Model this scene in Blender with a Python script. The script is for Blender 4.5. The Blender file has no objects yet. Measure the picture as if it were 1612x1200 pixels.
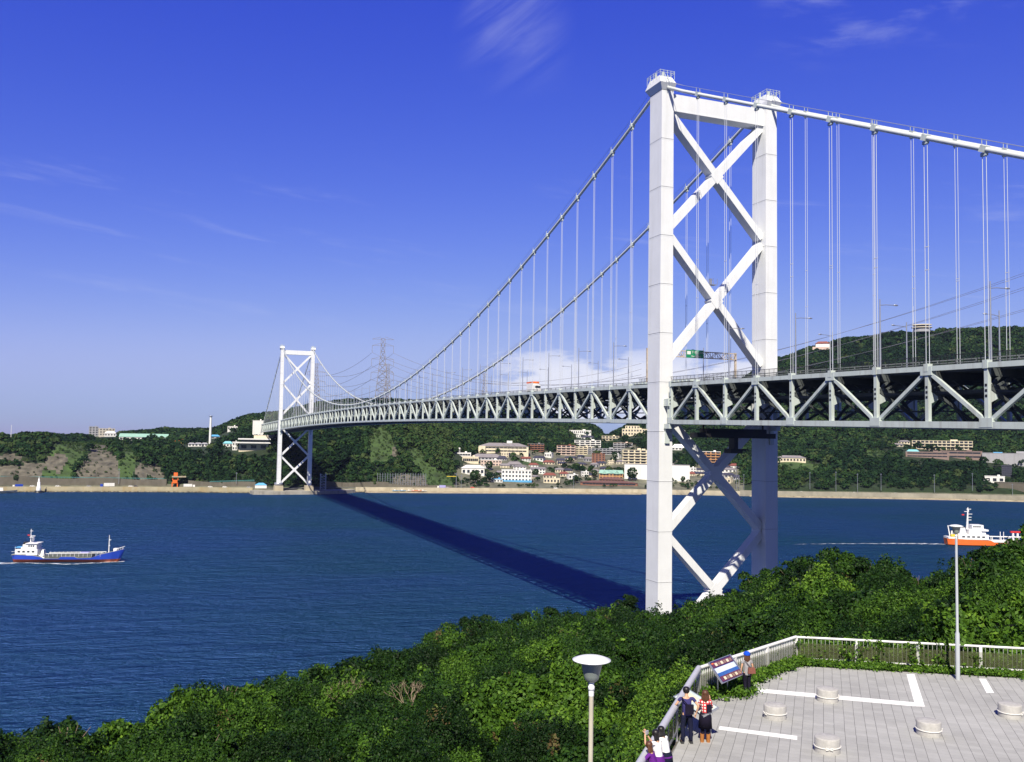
import bpy, bmesh, math, random
import numpy as np
from mathutils import Vector, Matrix, Quaternion
random.seed(7); rng = np.random.default_rng(7)
scene = bpy.context.scene
COL = scene.collection

# ------------------------------------------------------------------ camera
CAM = np.array([-181.69, 106.93, 57.84]); YAW, PITCH, ROLL = -.3686, .0579, .016
F = 1422.03; PX, PY = 805.03, 606.09            # photograph pixels (1612 x 1200)
def _rot():
    cy, sy, cp, sp = math.cos(YAW), math.sin(YAW), math.cos(PITCH), math.sin(PITCH)
    f = np.array([cy*cp, sy*cp, sp]); r = np.array([sy, -cy, 0.]); up = np.cross(r, f)
    return r*math.cos(ROLL)+up*math.sin(ROLL), -r*math.sin(ROLL)+up*math.cos(ROLL), f
CR, CU, CF = _rot()
cd = bpy.data.cameras.new('camera'); cam = bpy.data.objects.new('camera', cd); COL.objects.link(cam)
cd.sensor_width = 36; cd.lens = F/1612*36; cd.shift_x = (806-PX)/1612; cd.shift_y = (PY-600)/1612
cd.clip_start = .5; cd.clip_end = 30000
M = Matrix((tuple(CR), tuple(CU), tuple(-CF))).transposed().to_4x4(); M.translation = Vector(CAM)
cam.matrix_world = M
scene.camera = cam
scene.render.resolution_x = 1024; scene.render.resolution_y = 762
scene.view_settings.view_transform = 'Standard'; scene.view_settings.look = 'None'
scene.view_settings.exposure = 0.545; scene.view_settings.gamma = 1.0

# ------------------------------------------------------------------ sky and sun
SUN = Vector((-.824, .515, 1.0)).normalized()
w = bpy.data.worlds.new('World'); scene.world = w; w.use_nodes = True
def build_world():
    nt = w.node_tree; nt.nodes.clear(); N = nt.nodes.new; L = nt.links.new
    out = N('ShaderNodeOutputWorld'); bg = N('ShaderNodeBackground'); L(bg.outputs[0], out.inputs[0])
    bg.inputs['Strength'].default_value = .0822
    sky = N('ShaderNodeTexSky'); sky.sky_type = 'NISHITA'; sky.sun_disc = False
    sky.sun_elevation = math.asin(SUN.z); sky.sun_rotation = math.atan2(SUN.x, SUN.y)
    sky.altitude = 60; sky.air_density = 1.0; sky.dust_density = .3; sky.ozone_density = 2.0
    # the camera's own colour response: deeper, more violet blue than a neutral sensor
    sep = N('ShaderNodeSeparateColor'); L(sky.outputs[0], sep.inputs[0])
    comb = N('ShaderNodeCombineColor')
    for i, (g, k, top, soft) in enumerate(SKYG):
        def m(op, a, b, c=None):
            n = N('ShaderNodeMath'); n.operation = op; L(a, n.inputs[0]); n.inputs[1].default_value = b
            if c is not None: n.inputs[2].default_value = c
            return n.outputs[0]
        v = m('MULTIPLY', m('POWER', m('MULTIPLY', sep.outputs[i], .12), g), k)
        v = m('MULTIPLY', m('SMOOTH_MIN', v, top, soft), 1/.12)
        L(v, comb.inputs[i])
    tc = N('ShaderNodeTexCoord')
    nrm = N('ShaderNodeVectorMath'); nrm.operation = 'NORMALIZE'; L(tc.outputs['Generated'], nrm.inputs[0])
    sx = N('ShaderNodeSeparateXYZ'); L(nrm.outputs[0], sx.inputs[0])
    def math2(op, a, b=None, clamp=False):
        n = N('ShaderNodeMath'); n.operation = op; n.use_clamp = clamp
        for i, v in enumerate((a, b)):
            if v is None: continue
            if isinstance(v, (int, float)): n.inputs[i].default_value = v
            else: L(v, n.inputs[i])
        return n.outputs[0]
    def ramp(v, a, b):
        n = N('ShaderNodeMapRange'); n.interpolation_type = 'SMOOTHSTEP'; n.inputs[1].default_value = a; n.inputs[2].default_value = b
        L(v, n.inputs[0]); return n.outputs[0]
    az = math2('ARCTAN2', sx.outputs[1], sx.outputs[0]); el = sx.outputs[2]
    # low cumulus bank over the valley
    mp = N('ShaderNodeCombineXYZ'); L(math2('MULTIPLY', az, 16.), mp.inputs[0]); L(math2('MULTIPLY', el, 48.), mp.inputs[1])
    nz = N('ShaderNodeTexNoise'); nz.inputs['Scale'].default_value = 1.0; nz.inputs['Detail'].default_value = 7; nz.inputs['Roughness'].default_value = .55
    L(mp.outputs[0], nz.inputs[0])
    band = math2('MULTIPLY', ramp(el, .118, .07), ramp(el, .0, .03))
    band = math2('MULTIPLY', band, math2('MULTIPLY', ramp(az, -.24, -.42), ramp(az, -.80, -.62)))
    cum = ramp(math2('ADD', nz.outputs[0], math2('MULTIPLY', band, .32)), .62, .80)
    cum = math2('MULTIPLY', cum, band, True)
    # thin cirrus streaks
    def wisps(sa, se, shear, lo, hi, mask, gain, seed):
        c = N('ShaderNodeCombineXYZ'); L(math2('MULTIPLY', math2('ADD', az, math2('MULTIPLY', el, shear)), sa), c.inputs[0]); L(math2('MULTIPLY', math2('ADD', el, math2('MULTIPLY', az, -.12)), se), c.inputs[1]); c.inputs[2].default_value = seed
        n = N('ShaderNodeTexNoise'); n.inputs['Scale'].default_value = 1.; n.inputs['Detail'].default_value = 9; n.inputs['Roughness'].default_value = .62; n.inputs['Distortion'].default_value = .35; L(c.outputs[0], n.inputs[0])
        return math2('MULTIPLY', math2('MULTIPLY', ramp(n.outputs[0], lo, hi), mask), gain, True)
    ma = math2('MULTIPLY', math2('MULTIPLY', ramp(az, -.29, -.35), ramp(az, -.44, -.38)), ramp(el, .35, .42))
    w1 = wisps(20., 7., 1.6, .34, .80, ma, .20, 1.)
    mb = math2('MULTIPLY', ramp(el, .30, .24), ramp(el, .10, .16))
    w2 = wisps(5., 46., 0., .53, .84, mb, .20, 4.)
    mc = math2('MULTIPLY', math2('MULTIPLY', ramp(az, -.62, -.70), ramp(az, -.95, -.82)), ramp(el, .36, .42))
    w3 = wisps(9., 42., .5, .44, .78, mc, .24, 7.)
    tot = math2('MAXIMUM', math2('MAXIMUM', cum, w1), math2('MAXIMUM', w2, w3))
    # added dimming of the sky opposite the view and overhead, to deepen the shade
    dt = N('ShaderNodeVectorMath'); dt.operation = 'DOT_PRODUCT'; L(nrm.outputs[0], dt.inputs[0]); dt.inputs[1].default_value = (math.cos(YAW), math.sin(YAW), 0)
    def mr(v, a, b, lo_, hi_):
        n = N('ShaderNodeMapRange'); n.interpolation_type = 'SMOOTHSTEP'
        for i, q in enumerate((a, b, lo_, hi_)): n.inputs[i+1].default_value = q
        L(v, n.inputs[0]); return n.outputs[0]
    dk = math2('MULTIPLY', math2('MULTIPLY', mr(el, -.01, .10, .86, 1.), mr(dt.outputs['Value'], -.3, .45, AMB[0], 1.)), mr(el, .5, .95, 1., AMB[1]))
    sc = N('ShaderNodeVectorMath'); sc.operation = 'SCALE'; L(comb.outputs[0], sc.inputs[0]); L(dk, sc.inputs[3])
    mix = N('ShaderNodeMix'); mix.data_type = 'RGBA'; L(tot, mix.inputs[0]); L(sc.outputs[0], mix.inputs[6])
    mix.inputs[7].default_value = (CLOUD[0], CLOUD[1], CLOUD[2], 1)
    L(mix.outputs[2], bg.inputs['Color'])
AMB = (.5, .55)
SKYG = [(1.7, 1.08, .42, .4), (1.5, .72, .535, .4), (.5, .964, .86, .1)]; CLOUD = (7., 7.2, 8.3)
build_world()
ld = bpy.data.lights.new('sun', 'SUN'); ld.energy = 5.0; ld.angle = math.radians(.53); ld.color = (1.0, .93, .80)
lo = bpy.data.objects.new('sun', ld); COL.objects.link(lo); lo.rotation_mode = 'QUATERNION'; lo.rotation_quaternion = SUN.to_track_quat('Z', 'Y')
lo.location = (-300, 300, 400)

# ------------------------------------------------------------------ geometry of the view
def ray(x, y): return CF+CR*(x-PX)/F-CU*(y-PY)/F
def onz(x, y, z=0.): d = ray(x, y); return CAM+d*(z-CAM[2])/d[2]
def ony(x, y, Y=0.): d = ray(x, y); return CAM+d*(Y-CAM[1])/d[1]
def at(x, y, r): d = ray(x, y); return CAM+d*r/math.hypot(d[0], d[1])
def pr(P):
    d = np.asarray(P, float)-CAM; z = d@CF
    return PX+F*(d@CR)/z, PY-F*(d@CU)/z
def azslope(x, y): d = ray(x, y); return math.atan2(d[1], d[0]), d[2]/math.hypot(d[0], d[1])

# ------------------------------------------------------------------ materials
MATS = {}
def mat(name, col, rough=.6, metal=0., var=0., vscale=1., bump=0., bscale=8., spec=.5, stains=None, coord='Object', alpha=1., trans=0., tint=None, emit=None):
    if name in MATS: return MATS[name]
    m = bpy.data.materials.new(name); m.use_nodes = True; MATS[name] = m
    nt = m.node_tree; N = nt.nodes.new; L = nt.links.new; b = nt.nodes['Principled BSDF']
    b.inputs['Base Color'].default_value = (*col, 1); b.inputs['Roughness'].default_value = rough
    b.inputs['Metallic'].default_value = metal; b.inputs['Specular IOR Level'].default_value = spec
    b.inputs['Alpha'].default_value = alpha
    if trans: b.inputs['Transmission Weight'].default_value = trans
    tc = N('ShaderNodeTexCoord'); src = tc.outputs[coord]; cur = None
    if var or stains:
        n = N('ShaderNodeTexNoise'); n.inputs['Scale'].default_value = vscale; n.inputs['Detail'].default_value = 6; n.inputs['Roughness'].default_value = .6; L(src, n.inputs[0])
        mr = N('ShaderNodeMapRange'); mr.inputs[1].default_value = .3; mr.inputs[2].default_value = .7; mr.inputs[3].default_value = 1-var; mr.inputs[4].default_value = 1+var*.6; L(n.outputs[0], mr.inputs[0])
        mx = N('ShaderNodeVectorMath'); mx.operation = 'SCALE'; mx.inputs[0].default_value = col; L(mr.outputs[0], mx.inputs[3]); cur = mx.outputs[0]
        if stains:                      # (colour, amount): vertical streaks of dirt
            mp = N('ShaderNodeMapping'); mp.inputs['Scale'].default_value = (stains[2], stains[2], stains[2]*.08); L(src, mp.inputs[0])
            n2 = N('ShaderNodeTexNoise'); n2.inputs['Scale'].default_value = 1; n2.inputs['Detail'].default_value = 5; L(mp.outputs[0], n2.inputs[0])
            r2 = N('ShaderNodeMapRange'); r2.inputs[1].default_value = .5; r2.inputs[2].default_value = .72; r2.inputs[4].default_value = stains[1]; L(n2.outputs[0], r2.inputs[0])
            m2 = N('ShaderNodeMix'); m2.data_type = 'RGBA'; L(r2.outputs[0], m2.inputs[0]); L(cur, m2.inputs[6]); m2.inputs[7].default_value = (*stains[0], 1); cur = m2.outputs[2]
        L(cur, b.inputs['Base Color'])
    if bump:
        n3 = N('ShaderNodeTexNoise'); n3.inputs['Scale'].default_value = bscale; n3.inputs['Detail'].default_value = 5; L(src, n3.inputs[0])
        bp = N('ShaderNodeBump'); bp.inputs['Strength'].default_value = bump; bp.inputs['Distance'].default_value = .05; L(n3.outputs[0], bp.inputs['Height']); L(bp.outputs[0], b.inputs['Normal'])
    if emit: b.inputs['Emission Color'].default_value = (*emit, 1); b.inputs['Emission Strength'].default_value = 1
    return m
def tint_mat(name, stops, rough=.5, spec=.3, translucent=.25):
    """foliage: each leaf or clump carries its own tint"""
    m = bpy.data.materials.new(name); m.use_nodes = True; MATS[name] = m
    nt = m.node_tree; N = nt.nodes.new; L = nt.links.new; b = nt.nodes['Principled BSDF']; o = nt.nodes['Material Output']
    at_ = N('ShaderNodeAttribute'); at_.attribute_name = 'tint'; oi = N('ShaderNodeObjectInfo')
    mm = N('ShaderNodeMath'); mm.operation = 'MULTIPLY_ADD'; L(oi.outputs['Random'], mm.inputs[0]); mm.inputs[1].default_value = .16; mm.inputs[2].default_value = -.08
    ad = N('ShaderNodeMath'); ad.operation = 'ADD'; L(at_.outputs['Fac'], ad.inputs[0]); L(mm.outputs[0], ad.inputs[1])
    r = N('ShaderNodeValToRGB'); L(ad.outputs[0], r.inputs[0])
    e = r.color_ramp.elements
    while len(e) < len(stops): e.new(.5)
    for i, (p, c) in enumerate(stops): e[i].position = p; e[i].color = (*c, 1)
    L(r.outputs[0], b.inputs['Base Color']); b.inputs['Roughness'].default_value = rough; b.inputs['Specular IOR Level'].default_value = spec
    if translucent:
        t = N('ShaderNodeBsdfTranslucent'); L(r.outputs[0], t.inputs[0]); mx = N('ShaderNodeMixShader'); mx.inputs[0].default_value = translucent
        L(b.outputs[0], mx.inputs[1]); L(t.outputs[0], mx.inputs[2]); L(mx.outputs[0], o.inputs[0])
    return m

WHITE = mat('bridge_white_paint', (.72, .735, .735), .42, var=.05, vscale=.25, stains=((.50, .50, .47), .20, .9))
GREYW = mat('truss_paint', (.50, .56, .53), .45, var=.08, vscale=.5, stains=((.28, .27, .24), .5, 1.2))
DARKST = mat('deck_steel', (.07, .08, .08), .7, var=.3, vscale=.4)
CABLEM = mat('cable_paint', (.62, .65, .62), .5, var=.06, vscale=.6)
ROPE = mat('hanger_paint', (.56, .59, .64), .5)
CONC = mat('concrete', (.11, .098, .075), .9, var=.25, vscale=.15, bump=.3, bscale=1., stains=((.13, .12, .10), .6, .25))
CONCL = mat('concrete_pale', (.40, .35, .25), .9, var=.2, vscale=.12, stains=((.26, .21, .12), .6, .2))
ASPH = mat('asphalt', (.09, .09, .09), .95, var=.2, vscale=.3)
BLACK = mat('black_metal', (.015, .015, .016), .5)
GALV = mat('galvanised_steel', (.42, .44, .48), .4, .6, var=.12, vscale=3)
WHT = mat('white_wall', (.74, .73, .70), .8, var=.06, vscale=.12, stains=((.45, .43, .4), .3, .5))
CRM = mat('cream_wall', (.68, .60, .44), .8, var=.07, vscale=.12, stains=((.4, .35, .27), .35, .5))
BEI = mat('beige_wall', (.50, .45, .35), .85, var=.08, vscale=.12)
PNK = mat('pink_wall', (.58, .45, .38), .85, var=.07, vscale=.12)
BRK = mat('brick_wall', (.24, .11, .07), .85, var=.15, vscale=.2)
ORG = mat('orange_wall', (.45, .24, .11), .8, var=.1, vscale=.2)
GRW = mat('grey_wall', (.34, .34, .36), .85, var=.1, vscale=.15, stains=((.2, .2, .2), .4, .4))
GLS = mat('window_glass', (.03, .035, .045), .12, spec=.8)
GREENR = mat('green_copper_roof', (.27, .46, .38), .6, var=.1, vscale=.2)
TEAL = mat('turquoise_roof', (.22, .52, .56), .6, var=.08, vscale=.2)
GREYR = mat('grey_roof', (.22, .20, .21), .8, var=.12, vscale=.2)
SLATE = mat('dark_tile_roof', (.05, .05, .075), .6, var=.3, vscale=.4)
REDR = mat('red_tile_roof', (.22, .07, .05), .7, var=.2, vscale=.4)
BROWNR = mat('brown_roof', (.14, .07, .06), .7, var=.2, vscale=.4)
ORANGE = mat('orange_paint', (.80, .15, .02), .5, var=.1, vscale=.4)
YEL = mat('yellow_paint', (.75, .55, .04), .5)
BLUEP = mat('blue_paint', (.02, .06, .42), .4, var=.1, vscale=.3)
BLUEL = mat('sky_blue_sheet', (.10, .35, .62), .6)
REDP = mat('red_lead_paint', (.32, .07, .03), .6, var=.25, vscale=.4)
SHIPW = mat('ship_white', (.78, .78, .76), .5, var=.08, vscale=.6, stains=((.5, .4, .3), .25, 1.))
SHIPG = mat('ship_deck_grey', (.24, .25, .22), .7, var=.2, vscale=.5)
LILAC = mat('lilac_sheet', (.36, .34, .62), .6)
REDC = mat('red_paint', (.55, .03, .02), .5)
LEAF = tint_mat('leaves', [(0, (.007, .019, .004)), (.30, (.013, .040, .006)), (.55, (.034, .084, .009)), (.78, (.075, .160, .014)), (.90, (.14, .25, .025)), (.95, (.10, .09, .03)), (1, (.10, .065, .03))], .55, .16, .22)
FAR = tint_mat('distant_foliage', [(0, (.007, .019, .009)), (.4, (.014, .036, .014)), (.75, (.032, .068, .018)), (1, (.060, .080, .030))], .8, .05, .1)
BARK = mat('bark', (.16, .12, .085), .9, var=.35, vscale=6, bump=.4, bscale=20)
TWIG = mat('bare_twigs', (.30, .23, .16), .9, var=.3, vscale=4)

# ------------------------------------------------------------------ mesh helpers
def tag(o, label=None, cat=None, group=None, kind=None):
    if label: o['label'] = label
    if cat: o['category'] = cat
    if group: o['group'] = group
    if kind: o['kind'] = kind
    return o
def empty(name, loc=(0, 0, 0), rz=0, label=None, cat=None, group=None):
    o = bpy.data.objects.new(name, None); COL.objects.link(o); o.location = loc; o.rotation_euler = (0, 0, rz)
    o.empty_display_size = .5
    return tag(o, label, cat, group)
def link(name, me, parent=None, loc=None, rz=0):
    o = bpy.data.objects.new(name, me); COL.objects.link(o)
    if parent is not None: o.parent = parent
    if loc is not None: o.location = loc
    if rz: o.rotation_euler = (0, 0, rz)
    return o
class MB:
    def __init__(s): s.v = []; s.f = []; s.m = []; s.smooth = []
    def add(s, vs, fs, m=0, sm=False):
        n = len(s.v); s.v += [tuple(v) for v in vs]
        for f in fs: s.f.append([i+n for i in f]); s.m.append(m); s.smooth.append(sm)
        return s
    def box(s, c, d, rz=0, m=0, taper=1.):
        x, y, z = d[0]/2, d[1]/2, d[2]/2; ca, sa = math.cos(rz), math.sin(rz); vs = []
        for k in (-1, 1):
            t = taper if k > 0 else 1
            for i, j in ((-1, -1), (1, -1), (1, 1), (-1, 1)):
                a, b = i*x*t, j*y*t; vs.append((c[0]+a*ca-b*sa, c[1]+a*sa+b*ca, c[2]+k*z))
        return s.add(vs, [(3, 2, 1, 0), (4, 5, 6, 7), (0, 1, 5, 4), (1, 2, 6, 5), (2, 3, 7, 6), (3, 0, 4, 7)], m)
    def beam(s, p, q, w_, h_, m=0, up=(0, 0, 1)):
        p, q = Vector(p), Vector(q); d = (q-p).normalized(); u = Vector(up)
        if abs(d.dot(u)) > .98: u = Vector((0, 1, 0))
        a = d.cross(u).normalized()*w_/2; b = a.cross(d).normalized()*h_/2; vs = []
        for e in (p, q): vs += [e-a-b, e+a-b, e+a+b, e-a+b]
        return s.add(vs, [(3, 2, 1, 0), (4, 5, 6, 7), (0, 1, 5, 4), (1, 2, 6, 5), (2, 3, 7, 6), (3, 0, 4, 7)], m)
    def tube(s, pts, r, n=6, m=0, caps=True):
        pts = [Vector(p) for p in pts]; rs = r if isinstance(r, (list, tuple)) else [r]*len(pts); vs = []
        for i, p in enumerate(pts):
            d = (pts[min(i+1, len(pts)-1)]-pts[max(i-1, 0)]).normalized(); u = Vector((0, 0, 1)) if abs(d.z) < .95 else Vector((1, 0, 0))
            a = d.cross(u).normalized(); b = a.cross(d)
            for k in range(n): t = 2*math.pi*k/n; vs.append(p+(a*math.cos(t)+b*math.sin(t))*rs[i])
        fs = [(i*n+k, i*n+(k+1) % n, (i+1)*n+(k+1) % n, (i+1)*n+k) for i in range(len(pts)-1) for k in range(n)]
        s.add(vs, fs, m, n > 4)
        if caps: s.add(vs[:n], [tuple(range(n-1, -1, -1))], m); s.add(vs[-n:], [tuple(range(n))], m)
        return s
    def lathe(s, prof, c=(0, 0, 0), n=16, m=0, sy=1.):
        vs = [(c[0]+r*math.cos(2*math.pi*k/n), c[1]+r*sy*math.sin(2*math.pi*k/n), c[2]+z) for r, z in prof for k in range(n)]
        fs = [(i*n+k, i*n+(k+1) % n, (i+1)*n+(k+1) % n, (i+1)*n+k) for i in range(len(prof)-1) for k in range(n)]
        s.add(vs, fs, m, True)
        for ring, rev in ((vs[:n], True), (vs[-n:], False)): s.add(ring, [tuple(range(n-1, -1, -1)) if rev else tuple(range(n))], m)
        return s
    def prism(s, poly, z0, z1, m=0):
        n = len(poly); area = sum(poly[i][0]*poly[(i+1) % n][1]-poly[(i+1) % n][0]*poly[i][1] for i in range(n))
        if area < 0: poly = poly[::-1]
        vs = [(x, y, z0) for x, y in poly]+[(x, y, z1) for x, y in poly]
        return s.add(vs, [tuple(range(n-1, -1, -1)), tuple(range(n, 2*n))]+[(i, (i+1) % n, n+(i+1) % n, n+i) for i in range(n)], m)
    def hip(s, c, d, h, ridge, m=0, over=.0):
        x, y, z = d[0]/2+over, d[1]/2+over, c[2]; r = ridge*d[0]/2
        vs = [(c[0]-x, c[1]-y, z), (c[0]+x, c[1]-y, z), (c[0]+x, c[1]+y, z), (c[0]-x, c[1]+y, z), (c[0]-r, c[1], z+h), (c[0]+r, c[1], z+h)]
        return s.add(vs, [(0, 1, 5, 4), (1, 2, 5), (2, 3, 4, 5), (3, 0, 4), (3, 2, 1, 0)], m)
    def mesh(s, name, mats):
        me = bpy.data.meshes.new(name); me.from_pydata(s.v, [], s.f)
        for q in (mats if isinstance(mats, (list, tuple)) else [mats]): me.materials.append(q)
        me.polygons.foreach_set('material_index', s.m); me.polygons.foreach_set('use_smooth', s.smooth); me.update()
        return me
    def build(s, name, mats, parent=None, loc=None, rz=0): return link(name, s.mesh(name, mats), parent, loc, rz)
def quads(name, V, tint, m, smooth=False):
    """V: (n,4,3) quads"""
    n = len(V); me = bpy.data.meshes.new(name); me.vertices.add(n*4); me.vertices.foreach_set('co', np.ascontiguousarray(V, np.float32).ravel())
    me.loops.add(n*4); me.loops.foreach_set('vertex_index', np.arange(n*4, dtype=np.int32))
    me.polygons.add(n); me.polygons.foreach_set('loop_start', np.arange(n, dtype=np.int32)*4)
    me.materials.append(m); me.update(calc_edges=True)
    a = me.attributes.new('tint', 'FLOAT', 'FACE'); a.data.foreach_set('value', np.asarray(tint, np.float32))
    return me
def leaf_quads(P, Nn, size, aspect=1.7, fold=.0):
    n = len(P); Nn = Nn/np.linalg.norm(Nn, axis=1, keepdims=True)
    t = rng.normal(size=(n, 3)); t -= (t*Nn).sum(1, keepdims=True)*Nn; t /= np.linalg.norm(t, axis=1, keepdims=True)+1e-9
    b = np.cross(Nn, t); s = size[:, None]
    return np.stack([P-t*s*aspect*.5, P-b*s*.5+t*s*.1, P+t*s*aspect*.5-Nn*s*fold, P+b*s*.5+t*s*.1], 1)
def grid_mesh(name, X, Y, Z, mats, midx=None, smooth=True):
    h, w_ = X.shape; me = bpy.data.meshes.new(name); co = np.stack([X, Y, Z], -1).reshape(-1, 3).astype(np.float32)
    i = np.arange(h*w_).reshape(h, w_); q = np.stack([i[:-1, :-1], i[:-1, 1:], i[1:, 1:], i[1:, :-1]], -1).reshape(-1, 4).astype(np.int32)
    me.vertices.add(len(co)); me.vertices.foreach_set('co', co.ravel()); me.loops.add(q.size); me.loops.foreach_set('vertex_index', q.ravel())
    me.polygons.add(len(q)); me.polygons.foreach_set('loop_start', np.arange(len(q), dtype=np.int32)*4)
    for m_ in mats: me.materials.append(m_)
    if midx is not None: me.polygons.foreach_set('material_index', np.asarray(midx, np.int32).ravel())
    me.polygons.foreach_set('use_smooth', np.full(len(q), smooth)); me.update(calc_edges=True)
    return me

# ------------------------------------------------------------------ water
WAVE = 5.0; WGLOSS = (.17, .30, 1.0)
def water_mat():
    m = bpy.data.materials.new('strait_water'); m.use_nodes = True; nt = m.node_tree; N = nt.nodes.new; L = nt.links.new; b = nt.nodes['Principled BSDF']
    o = nt.nodes['Material Output']; nt.nodes.remove(b); dif = N('ShaderNodeBsdfDiffuse'); gl = N('ShaderNodeBsdfGlossy'); fr_ = N('ShaderNodeFresnel'); mxs = N('ShaderNodeMixShader')
    gl.inputs['Roughness'].default_value = .25; gl.inputs['Color'].default_value = (*WGLOSS, 1); fr_.inputs['IOR'].default_value = 1.33
    fm = N('ShaderNodeMapRange'); fm.inputs[1].default_value = .02; fm.inputs[2].default_value = .9; fm.inputs[3].default_value = .06; fm.inputs[4].default_value = .50; L(fr_.outputs[0], fm.inputs[0]); L(fm.outputs[0], mxs.inputs[0])
    L(dif.outputs[0], mxs.inputs[1]); L(gl.outputs[0], mxs.inputs[2]); L(mxs.outputs[0], o.inputs[0])
    tc = N('ShaderNodeTexCoord'); P = tc.outputs['Object']
    def noise(scale, sx=1., sy=1., det=4, rot=0., rough=.55):
        mp = N('ShaderNodeMapping'); mp.inputs['Scale'].default_value = (scale*sx, scale*sy, scale); mp.inputs['Rotation'].default_value = (0, 0, rot); L(P, mp.inputs[0])
        n = N('ShaderNodeTexNoise'); n.inputs['Scale'].default_value = 1; n.inputs['Detail'].default_value = det; n.inputs['Roughness'].default_value = rough; L(mp.outputs[0], n.inputs[0]); return n.outputs[0]
    big = noise(.006, 1.3, .9, 7, .5, .62)
    r = N('ShaderNodeValToRGB'); L(big, r.inputs[0]); e = r.color_ramp.elements
    e[0].position = .38; e[0].color = (.010, .045, .066, 1); e[1].position = .62; e[1].color = (.012, .043, .094, 1)
    # white horses: small torn flecks
    fl = noise(.09, 1, 2.4, 8, .35, .72); fr = N('ShaderNodeMapRange'); fr.inputs[1].default_value = .735; fr.inputs[2].default_value = .775; L(fl, fr.inputs[0])
    mx = N('ShaderNodeMix'); mx.data_type = 'RGBA'; L(fr.outputs[0], mx.inputs[0]); L(r.outputs[0], mx.inputs[6]); mx.inputs[7].default_value = (.5, .55, .58, 1)
    L(mx.outputs[2], dif.inputs['Color'])
    h = None
    for s_, sx, sy, rot, amp in ((.05, 2.4, .8, 0, 1.0), (.22, 2.4, .9, 0, .50), (.7, 2., .9, 0, .24), (2.2, 1.6, 1., 0, .07)):
        n = noise(s_, sx, sy, 3, rot); k = N('ShaderNodeMath'); k.operation = 'MULTIPLY_ADD'; L(n, k.inputs[0]); k.inputs[1].default_value = amp
        if h is not None: L(h, k.inputs[2])
        else: k.inputs[2].default_value = 0
        h = k.outputs[0]
    bp = N('ShaderNodeBump'); bp.inputs['Strength'].default_value = 1.; bp.inputs['Distance'].default_value = WAVE; L(h, bp.inputs['Height']); [L(bp.outputs[0], q_.inputs['Normal']) for q_ in (dif, gl, fr_)]
    return m
wm = MB(); wm.add([(-1200, -3200, 0), (2900, -3200, 0), (2900, 3200, 0), (-1200, 3200, 0)], [(0, 1, 2, 3)])
tag(wm.build('sea', water_mat()), kind='structure')

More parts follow.
